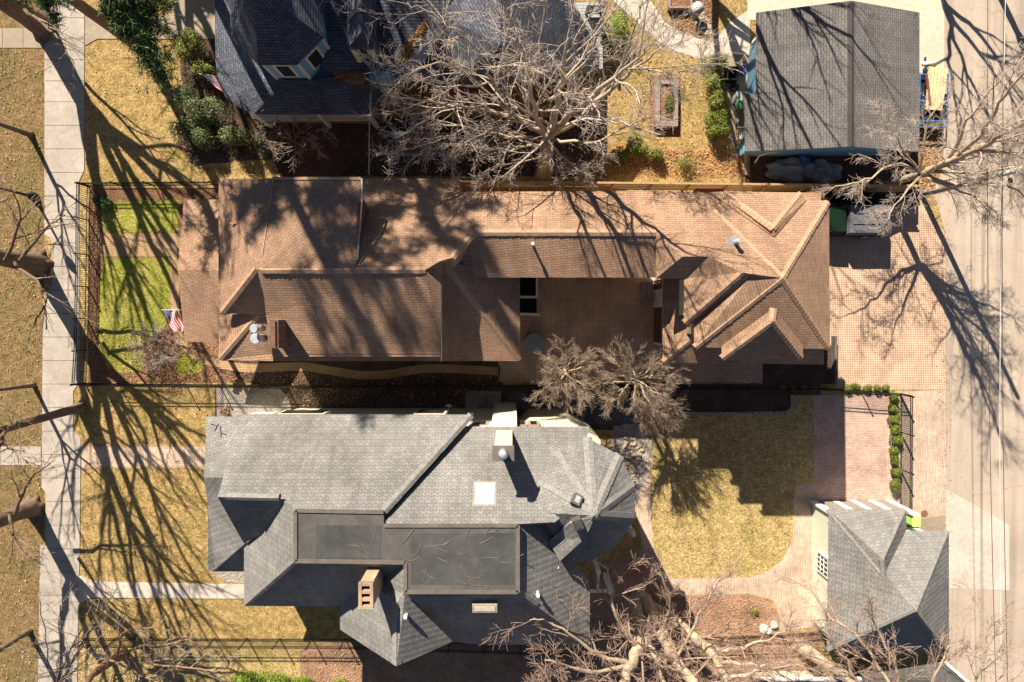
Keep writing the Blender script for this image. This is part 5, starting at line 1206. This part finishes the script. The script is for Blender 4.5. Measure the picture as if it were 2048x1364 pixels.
for i, (x, y, s_, lab) in enumerate([(1526, 1256, .28, "largest white boulder in the group beside the red mulch bed"), (1547, 1249, .25, "right white boulder of the group by the iron fence"), (1537, 1262, .2, "small white boulder at the lower edge of the group")]):
    rng = random.Random(i); me = bmesh.new(); bmesh.ops.create_icosphere(me, subdivisions=3, radius=s_)
    for v in me.verts: v.co *= 1+.18*math.sin(v.co.x*9+i)*math.cos(v.co.y*8)+rng.uniform(-.02, .02); v.co.z = v.co.z*.6+s_*.3
    m_ = bpy.data.meshes.new("boulder"); me.to_mesh(m_); m_.materials.append(M['whiterock']); o = bpy.data.objects.new("boulder", m_); COL.objects.link(o); o.location = P(x, y, 0); tag(o, lab, "boulder", "white boulders")
# ================================================================== POLES AND CABLES
r = thing("utility_pole", P(1843, 390, 0), "weathered wooden utility pole rising beside the alley", "utility pole")
b = MB(); p = P(1843, 390, 0); tp = P(2048, 338, 8.6)+Vector((.4, .1, 1.4)); b.tube([p, p.lerp(tp, .5), tp], [.16, .14, .12], 12); b.build("pole", 'polewood', r, True)
for i, (xa, xb, z, m, lab) in enumerate([(1978, 2006, 8.0, 'wire', "leftmost dark overhead cable above the alley"), (2021, 2010, 8.4, 'palewire', "pale twisted overhead cable above the alley"), (2014, 2027, 8.8, 'wire', "right dark overhead cable above the alley")]):
    r = thing("overhead_cable", P(xa, 0, z), lab, "cable", "cables above the alley"); b = MB(); pa = P(xa, -400, z); pb = P(xb, 1800, z)
    b.tube([pa.lerp(pb, k/16)+Vector((0, 0, -.5*math.sin(k/16*3.14))) for k in range(17)], .014, 6); b.build("cable", m, r)
r = thing("street_lamp", P(70, 394, 0), "black street lamp leaning out of the left edge above the verge", "street lamp")
b = MB(); p = P(70, 394, 0); b.tube([p+Vector((0, 0, z)) for z in (0, .3, .5, .9, 3.0)], [.26, .24, .12, .08, .06], 14); b.build("lamp_post", 'iron', r, True)
b = MB(); b.tube([p+Vector((0, 0, z)) for z in (3.0, 3.1, 3.5, 3.75, 3.9)], [.08, .14, .24, .12, .03], 10); b.build("lantern", 'iron', r, True)
# ================================================================== COURTYARD THINGS
r = thing("spa", P(1072, 683, 0), "round grey blue spa cover at the courtyard edge", "hot tub"); p = P(1069, 687, .9); b = MB(); b.cyl((p.x, p.y), .58, -.02, .8, 36); b.build("tub", 'oldwood', r, True)
b = MB(); b.cyl((p.x, p.y), .62, .8, .88, 40, r2=.6); b.build("cover", 'slateblue', r)
r = thing("basement_stair", P(1056, 595, 0), "sunken dark stairwell framed by white rails beside the house's east wall", "stairwell")
def rail(p, q, w=.12, h=.15, par=None, z=1.0, m='white', nm="rail"): b = MB(); b.bar(P(*p, z), P(*q, z), w, h); b.bar(P(*p, z*.5), P(*q, z*.5), w*.5, h*.5); b.build(nm, m, par)
rail((1036, 594), (1075, 594), par=r); rail((1074, 556), (1074, 595), par=r); rail((1036, 628), (1078, 629), .14, .15, r)
for q in ((1074, 594), (1077, 629), (1040, 594)): p = P(*q, 0); b = MB(); b.box((p.x, p.y, .5), (.12, .12, 1.0)); b.build("post", 'white', r)
b = MB(); a = P(1036, 553, .06); c = P(1073, 592, .06); b.box(((a.x+c.x)/2, (a.y+c.y)/2, .04), (c.x-a.x, a.y-c.y, .06))
a = P(1036, 597, .06); c = P(1073, 626, .06); b.box(((a.x+c.x)/2, (a.y+c.y)/2, .04), (c.x-a.x, a.y-c.y, .06)); b.build("stairwell", 'dark', r)
r = thing("bench", P(1290, 580, 0), "dark slatted bench standing in the shaded courtyard by the garage doors", "bench"); p = P(1292, 583, .45); b = MB()
for k in range(4): b.box((p.x-.2+k*.14, p.y, .45), (.11, 1.3, .04))
b.build("seat", 'oldwood', r); 
for sy in (-.5, .5):
    b = MB(); b.box((p.x, p.y+sy, .22), (.5, .06, .44)); b.build("leg", 'iron', r)
b = MB(); b.bar(Vector((p.x+.3, p.y-.65, .8)), Vector((p.x+.3, p.y+.65, .8)), .04, .1); b.bar(Vector((p.x+.3, p.y-.65, .65)), Vector((p.x+.3, p.y+.65, .65)), .04, .1); b.build("backrest", 'oldwood', r)
b = MB(); b.bar(P(1668, 672, .25), P(1668, 768, .25), .12, .5); tag(b.build("low_wall", 'membrane2'), "low grey wall right of the east wing beside the driveway", "wall")
# ================================================================== TRUCK
T_ = thing("pickup_truck", P(1715, 440, 0), "dark green pickup truck with a grey bed cap parked on the brick driveway", "pickup truck")
a = P(1640, 441, 1.0); yc = a.y; x0 = P(1640, 441, 1).x; x1 = P(1772, 441, 1.0).x; Wd = 1.75; Lt = x1-x0
def hull(b, xs, zs, w0, w1, z0, mi=0):
    """side profile extruded with tumblehome"""
    n = len(xs); vs = []
    for s in (-1, 1):
        for x, z in zip(xs, zs): wv = w0/2+(w1-w0)/2*max(0, min(1, (z-z0)/.9)); vs.append((x, yc+s*wv, z))
    b.raw(vs, [tuple(range(n)), tuple(range(2*n-1, n-1, -1))]+[(i, n+i, n+(i+1) % n, (i+1) % n) for i in range(n)], mi)
xc = P(1686, 441, 1.5).x
b = MB(); hull(b, [x0-1.2, x0-1.1, xc-.9, x1, x1, x0-1.2], [.45, .95, 1.05, 1.0, .45, .45], Wd, Wd-.06, .6); b.build("body", 'greenpaint', T_, bevel=.06)
b = MB(); hull(b, [xc-1.35, xc-.75, xc+.1, xc+.22, xc-1.35], [1.02, 1.62, 1.66, 1.02, 1.0], Wd-.08, Wd-.42, .95); b.build("cab", 'greenpaint', T_, bevel=.05)
b = MB(); b.raw([(xc-1.33, yc-.72, 1.09), (xc-1.33, yc+.72, 1.09), (xc-.80, yc+.6, 1.62), (xc-.80, yc-.6, 1.62)], [(0, 1, 2, 3)]); b.build("windscreen", 'glass', T_)
for s in (-1, 1):
    b = MB(); b.box((xc-.3, yc+s*(Wd/2-.13), 1.33), (.75, .05, .38), 0, 0, s*.28); b.build("side_window", 'glass', T_)
    b = MB(); b.box((xc-.75, yc+s*(Wd/2+.12), 1.15), (.12, .22, .18)); b.build("mirror", 'black', T_, bevel=.02)
b = MB(); hull(b, [xc+.28, xc+.34, x1-.12, x1+.02, xc+.28], [1.02, 1.68, 1.66, 1.02, 1.0], Wd-.06, Wd-.22, .95); cp_ = b.build("bed_cap", 'captop', T_, bevel=.06)
b = MB(); 
for k in (-.3, .3): b.bar(Vector((xc+.5, yc+k, 1.70)), Vector((x1-.3, yc+k, 1.69)), .03, .03)
b.build("roof_rail", 'black', cp_)
b = MB(); b.box((x1+.07, yc, .55), (.12, Wd-.1, .18)); b.build("bumper", 'metal', T_, bevel=.03)
for wx_ in (x0-.3, x1-.9):
    for s in (-1, 1):
        b = MB(); b.tube([Vector((wx_, yc+s*(Wd/2-.22), .36)), Vector((wx_, yc+s*(Wd/2), .36))], .36, 22); o = b.build("wheel", 'rubber', T_, True)
        b = MB(); b.tube([Vector((wx_, yc+s*(Wd/2-.01), .36)), Vector((wx_, yc+s*(Wd/2+.02), .36))], .19, 16); b.build("rim", 'metal', o, True)
for s in (-1, 1):
    b = MB(); b.box((x1+.01, yc+s*.72, .85), (.05, .14, .25)); b.build("tail_light", 'red', T_)
# ================================================================== TRAILER
r = thing("utility_trailer", P(1866, 205, 0), "blue utility trailer loaded with long pale timber boards beside the garage", "trailer")
pa = P(1862, 226, .6); b = MB(); b.box((pa.x, pa.y+.7, .5), (1.5, 2.9, .12)); b.build("bed", 'black', r)
b = MB()
for sx in (-.8, .8): b.bar(Vector((pa.x+sx, pa.y-.85, .8)), Vector((pa.x+sx, pa.y+2.1, .8)), .05, .08)
for yy in (-.85, -.5, .6, 2.1): b.bar(Vector((pa.x-.8, pa.y+yy, .8)), Vector((pa.x+.8, pa.y+yy, .8)), .06, .1)
b.bar(Vector((pa.x-.3, pa.y+2.1, .5)), Vector((pa.x-.35, pa.y+3.2, .5)), .08, .1); b.build("frame", 'tarpblue', r)
for s in (-1, 1):
    b = MB(); b.tube([Vector((pa.x+s*.86, pa.y+.4, .3)), Vector((pa.x+s*1.02, pa.y+.4, .3))], .3, 18); b.build("wheel", 'rubber', r, True)
p0 = P(1858, 132, 1.1); p1 = P(1898, 136, 1.1); p2 = P(1886, 220, 1.1); p3 = P(1852, 218, 1.1)
for k in range(6):
    t0, t1 = k/6+.015, (k+1)/6-.015; A, B_, C_, D_ = p0.lerp(p1, t0), p0.lerp(p1, t1), p3.lerp(p2, t1), p3.lerp(p2, t0); zz = R.uniform(0, .02); b = MB(); b.prism([(q.x, q.y) for q in (A, D_, C_, B_)], .98+zz, 1.04+zz)
    o = b.build("timber_board", 'newwood'); tag(o, ["outermost board on the side by the garage wall", "second board from the garage on the trailer", "third board from the garage on the trailer", "third board from the alley on the trailer", "second board from the alley on the trailer", "outermost board on the alley side of the trailer"][k]+", pale new timber", "board", "boards on the trailer")
b = MB(); p = P(1856, 128, .9); b.tube([p+Vector((-.3, 0, 0)), p+Vector((.35, .03, 0))], .12, 12); tag(b.build("white_canister", 'white', None, True), "white cylinder lying at the front of the trailer load", "canister")
b = MB(); p = P(1845, 155, .8); b.bar(p+Vector((.1, .1, .2)), p+Vector((.3, -1.6, .25)), .14, .1); tag(b.build("scrap_plank", 'redwood'), "reddish plank lying between garage and pale boards", "plank")
shrub("cut_branches", "yellow green cut branches piled beside the garage on the trailer", 1846, 142, .3, .35, .4, 'bright', 120, 300, .1, None, "branches", 2, .6)
# ================================================================== BLUE GARDEN THINGS
def bed(label, x0, y0, x1, y1, z=.45, wv=.28):
    r = thing("raised_bed", P(x0, y0, 0), label, "planter", "raised timber beds"); a = P(x0, y0, z); c = P(x1, y1, z); X0, X1, Y0, Y1 = a.x, c.x, c.y, a.y
    for s in (((X0+X1)/2, Y1-wv/2, X1-X0, wv), ((X0+X1)/2, Y0+wv/2, X1-X0, wv), (X0+wv/2, (Y0+Y1)/2, wv, Y1-Y0-2*wv), (X1-wv/2, (Y0+Y1)/2, wv, Y1-Y0-2*wv)):
        b = MB(); b.box((s[0], s[1], z/2), (s[2]-.004, s[3]-.004, z)); b.build("side_board", 'planter', r)
    b = MB(); b.box(((X0+X1)/2, (Y0+Y1)/2, z*.38), (X1-X0-2*wv, Y1-Y0-2*wv, z*.76)); b.build("soil", 'mulch', r); return r
bed("tall timber planter with green weeds standing on the tan lawn", 1311, 158, 1356, 252)
bed("timber planter in the shade right of the pale wire fence", 790, 262, 862, 312, .4, .2)
bed("timber planter cut by the top edge beside the garden path", 1338, -60, 1385, 16, .4, .12)
shrub("weeds", "green weeds growing inside the tall timber planter", 1334, 215, .35, 1.0, .25, 'boxwood', 130, 700, .08, None, "weeds", 4, .35)
p = P(1388, 28, 0); r = thing("stone_fountain", p, "pale stone garden ornament in the leafy bed by the path", "garden ornament")
b = MB(); b.tube([p+Vector((0, 0, z)) for z in (0, .1, .15, .6, .65)], [.3, .3, .1, .09, .12], 16); b.build("pedestal", 'whiterock', r, True)
b = MB(); b.tube([p+Vector((0, 0, z)) for z in (.65, .75, .8)], [.1, .33, .36], 20); b.build("bowl", 'whiterock', r, True)
def boxthing(name, label, cat, px, py, w_, l_, h_, mats, lid=True, rot=0):
    p = P(px, py, h_/2); r = thing(name, Vector((p.x, p.y, 0)), label, cat); b = MB(); b.box((p.x, p.y, h_/2), (w_, l_, h_), rot); b.build("body", mats[0], r, bevel=.03)
    if lid: b = MB(); b.box((p.x, p.y, h_+.03), (w_+.05, l_+.05, .06), rot); b.build("lid", mats[1], r, bevel=.02)
    return r
r = thing("tall_planter", P(1466, 150, 0), "black open topped bin in the side yard of the blue garage", "bin"); b = MB(); p = P(1464, 148, .5)
for s in (((-.3, 0), (.04, .7)), ((.3, 0), (.04, .7)), ((0, -.35), (.64, .04)), ((0, .35), (.64, .04))): b.box((p.x+s[0][0], p.y+s[0][1], .35), (s[1][0], s[1][1], .7))
b.build("side", 'black', r); b = MB(); b.box((p.x, p.y, .1), (.56, .66, .1)); b.build("base", 'dark', r)
p = P(1466, 178, 0); b = MB(); b.tube([p, p+Vector((0, 0, .35))], [.2, .25], 18, 0); b.tube([p+Vector((0, 0, .35)), p+Vector((0, 0, .36))], [.22, .22], 18); tag(b.build("plant_pot", 'black', None, True), "round black plant pot above the grey utility box", "pot")
r = thing("potted_bag", P(1487, 142, 0), "deep blue plastic sled leaning by the garage's side wall", "sled"); p = P(1487, 140, .3); b = MB(); b.box((p.x, p.y, .2), (.22, .6, .12)); b.build("sled_body", 'navy', r, bevel=.05); b = MB(); b.box((p.x, p.y+.26, .3), (.2, .06, .12)); b.build("handle", 'navy', r, bevel=.02)
boxthing("utility_box", "grey utility box with a yellow green lid beside the garage eave", "box", 1478, 197, .55, .45, .8, ('gmetal', 'gmetal'))
p = P(1479, 199, .9); b = MB(); b.box((p.x, p.y, .9), (.26, .18, .1)); tag(b.build("green_case", 'bright', bevel=.02) if False else b.build("green_case", 'lime'), "small yellow green case on the grey utility box", "case")
r = thing("kettle_grill", P(1480, 212, 0), "green rounded kettle grill below the grey utility box", "grill"); p = P(1480, 211, .8); me = bmesh.new(); bmesh.ops.create_uvsphere(me, u_segments=20, v_segments=12, radius=.3)
for v in me.verts: v.co.z *= .75; v.co.y *= 1.15
m_ = bpy.data.meshes.new("grill_bowl"); me.to_mesh(m_); m_.materials.append(M['greenplastic']); m_.polygons.foreach_set("use_smooth", [True]*len(m_.polygons)); o = bpy.data.objects.new("bowl", m_); COL.objects.link(o); o.parent = r; o.location = Vector((p.x, p.y, .8))-r.location
for k in range(3):
    a = k*2.09; b = MB(); b.tube([Vector((p.x, p.y, .65)), Vector((p.x+math.cos(a)*.3, p.y+math.sin(a)*.3, 0))], .02, 6); b.build("leg", 'iron', r)
r = thing("bicycle", P(1476, 262, 0), "bicycle with a pale cover and red frame leaning by the garage", "bicycle"); p = P(1478, 272, .5)
for dy in (-.5, .5):
    b = MB(); c_ = Vector((p.x, p.y+dy, .33)); b.tube([c_+Vector((.03*math.sin(k*.3), math.cos(k*.3142)*.32, math.sin(k*.3142)*.32)) for k in range(21)], .025, 6); b.build("wheel", 'rubber', r)
b = MB(); q = [Vector((p.x, p.y-.5, .33)), Vector((p.x, p.y-.12, .75)), Vector((p.x, p.y+.35, .78)), Vector((p.x, p.y+.5, .33)), Vector((p.x, p.y, .3))]
for i_, j_ in ((0, 1), (1, 2), (2, 3), (1, 4), (2, 4), (0, 4)): b.tube([q[i_], q[j_]], .022, 6)
b.build("frame", 'redwood', r); b = MB(); b.box((p.x, p.y+.38, .95), (.5, .05, .04)); b.build("handlebar", 'metal', r); b = MB(); b.box((p.x, p.y-.14, .84), (.16, .26, .08)); b.build("saddle", 'whiterock', r, bevel=.03)
# tarps and junk behind the blue garage
def tarp(label, px, py, rx, ry, h, mat, seed, name="covered_pile"):
    rng = random.Random(seed); me = bmesh.new(); bmesh.ops.create_icosphere(me, subdivisions=4, radius=1)
    for v in me.verts:
        k = 1+.12*math.sin(v.co.x*7+seed)+.1*math.cos(v.co.y*9+v.co.x*4)+.06*math.sin(v.co.z*14); v.co = Vector((v.co.x*rx*k, v.co.y*ry*k, max(-.02, v.co.z*h*k)))
    m_ = bpy.data.meshes.new(name); me.to_mesh(m_); m_.materials.append(M[mat]); o = bpy.data.objects.new(name, m_); COL.objects.link(o); o.location = P(px, py, 0); tag(o, label, "tarp")
tarp("grey tarp covered pile in the shade behind the blue garage", 1580, 342, 1.3, .7, .8, 'tarpgrey', 1)
tarp("crumpled pale grey tarp right of the blue bag behind the garage", 1640, 345, 1.1, .7, .6, 'tarpgrey', 2)
tarp("bright blue bag lying on the grey tarp behind the garage", 1598, 326, .4, .28, .95, 'tarpblue', 3, "tarp_bag")
b = MB(); b.bar(P(1492, 300, 1.5), P(1492, 332, .2), .12, .12); b.bar(P(1494, 312, .1), P(1494, 350, .1), .25, .2); tag(b.build("timber_prop", 'oldwood'), "upright timber prop at the lower left corner of the blue garage", "timber")
r = thing("black_hose", P(1520, 310, 0), "pale curved downpipe under the gable of the blue garage", "downpipe"); b = MB(); b.tube([P(1555, 304, 2.2), P(1535, 306, 2.0), P(1518, 312, 1.6), P(1510, 325, 1.2)], .045, 8); b.build("pipe", 'cream', r, True); r.name = "downpipe"
# red things behind the brown house
boxthing("storage_chest", "long reddish chest between the timber fence and the east wing", "chest", 1416, 378, 1.6, .5, .6, ('redwood', 'redwood'))
# bins by the corner garage
r = boxthing("wheelie_bin", "lime green lidded bin beside the corner garage", "bin", 1822, 1036, .44, .66, 1.0, ('lime', 'lime'))
p = P(1822, 1052, 1.0); b = MB(); 
for k in range(4): b.box((p.x-.18+k*.12, p.y-.02, .95), (.05, .1, .12))
b.build("hinge", 'greenplastic', r)
p = P(1848, 1027, 0); b = MB(); b.cyl((p.x, p.y), .2, .0, .045, 24); tag(b.build("drain_cover", 'rust'), "round rusty drain cover in the brick driveway", "drain cover")
p = P(2020, 361, 0); b = MB(); b.cyl((p.x, p.y), .16, .0, .04, 20); tag(b.build("valve_cover", 'iron'), "small dark round valve cover in the alley", "drain cover")
# leaf piles lying on the blue house's roofs
def leafpile(label, pts, n, seed):
    rng = random.Random(seed); b = MB()
    for k in range(n):
        t = rng.random()*(len(pts)-1); i = int(t); a = pts[i]; c = pts[i+1]; f = t-i; w_ = (a[3]*(1-f)+c[3]*f); x = a[0]*(1-f)+c[0]*f+rng.gauss(0, w_*.4); y = a[1]*(1-f)+c[1]*f+rng.gauss(0, w_*.4); z = a[2]*(1-f)+c[2]*f+rng.uniform(.02, .14)
        q = P(x, y, z); d = Vector((rng.gauss(0, .4), rng.gauss(0, .4), 1)).normalized(); u = d.orthogonal().normalized(); u = Matrix.Rotation(rng.uniform(0, 6.28), 3, d) @ u; v = d.cross(u); s = .1*rng.uniform(.6, 1.3); b.face([q-u*s*.5, q+v*s*.3, q+u*s*.5, q-v*s*.3])
    tag(b.build("leaf_pile", 'litterleaf'), label, None, None, 'stuff')
M['litterleaf'] = m_leaf('dry_roof_leaf', (0.20, 0.09, 0.035), (0.36, 0.17, 0.06), (0.48, 0.28, 0.13))
leafpile("brown leaves heaped on the blue house's porch roof", [(670, 140, 4.75, 12), (700, 152, 4.65, 14), (722, 156, 4.6, 12)], 2200, 1)
leafpile("orange leaves drifted in the roof valley of the blue house", [(806, 120, 5.75, 10), (825, 88, 6.45, 14), (856, 45, 7.45, 9)], 3000, 2)
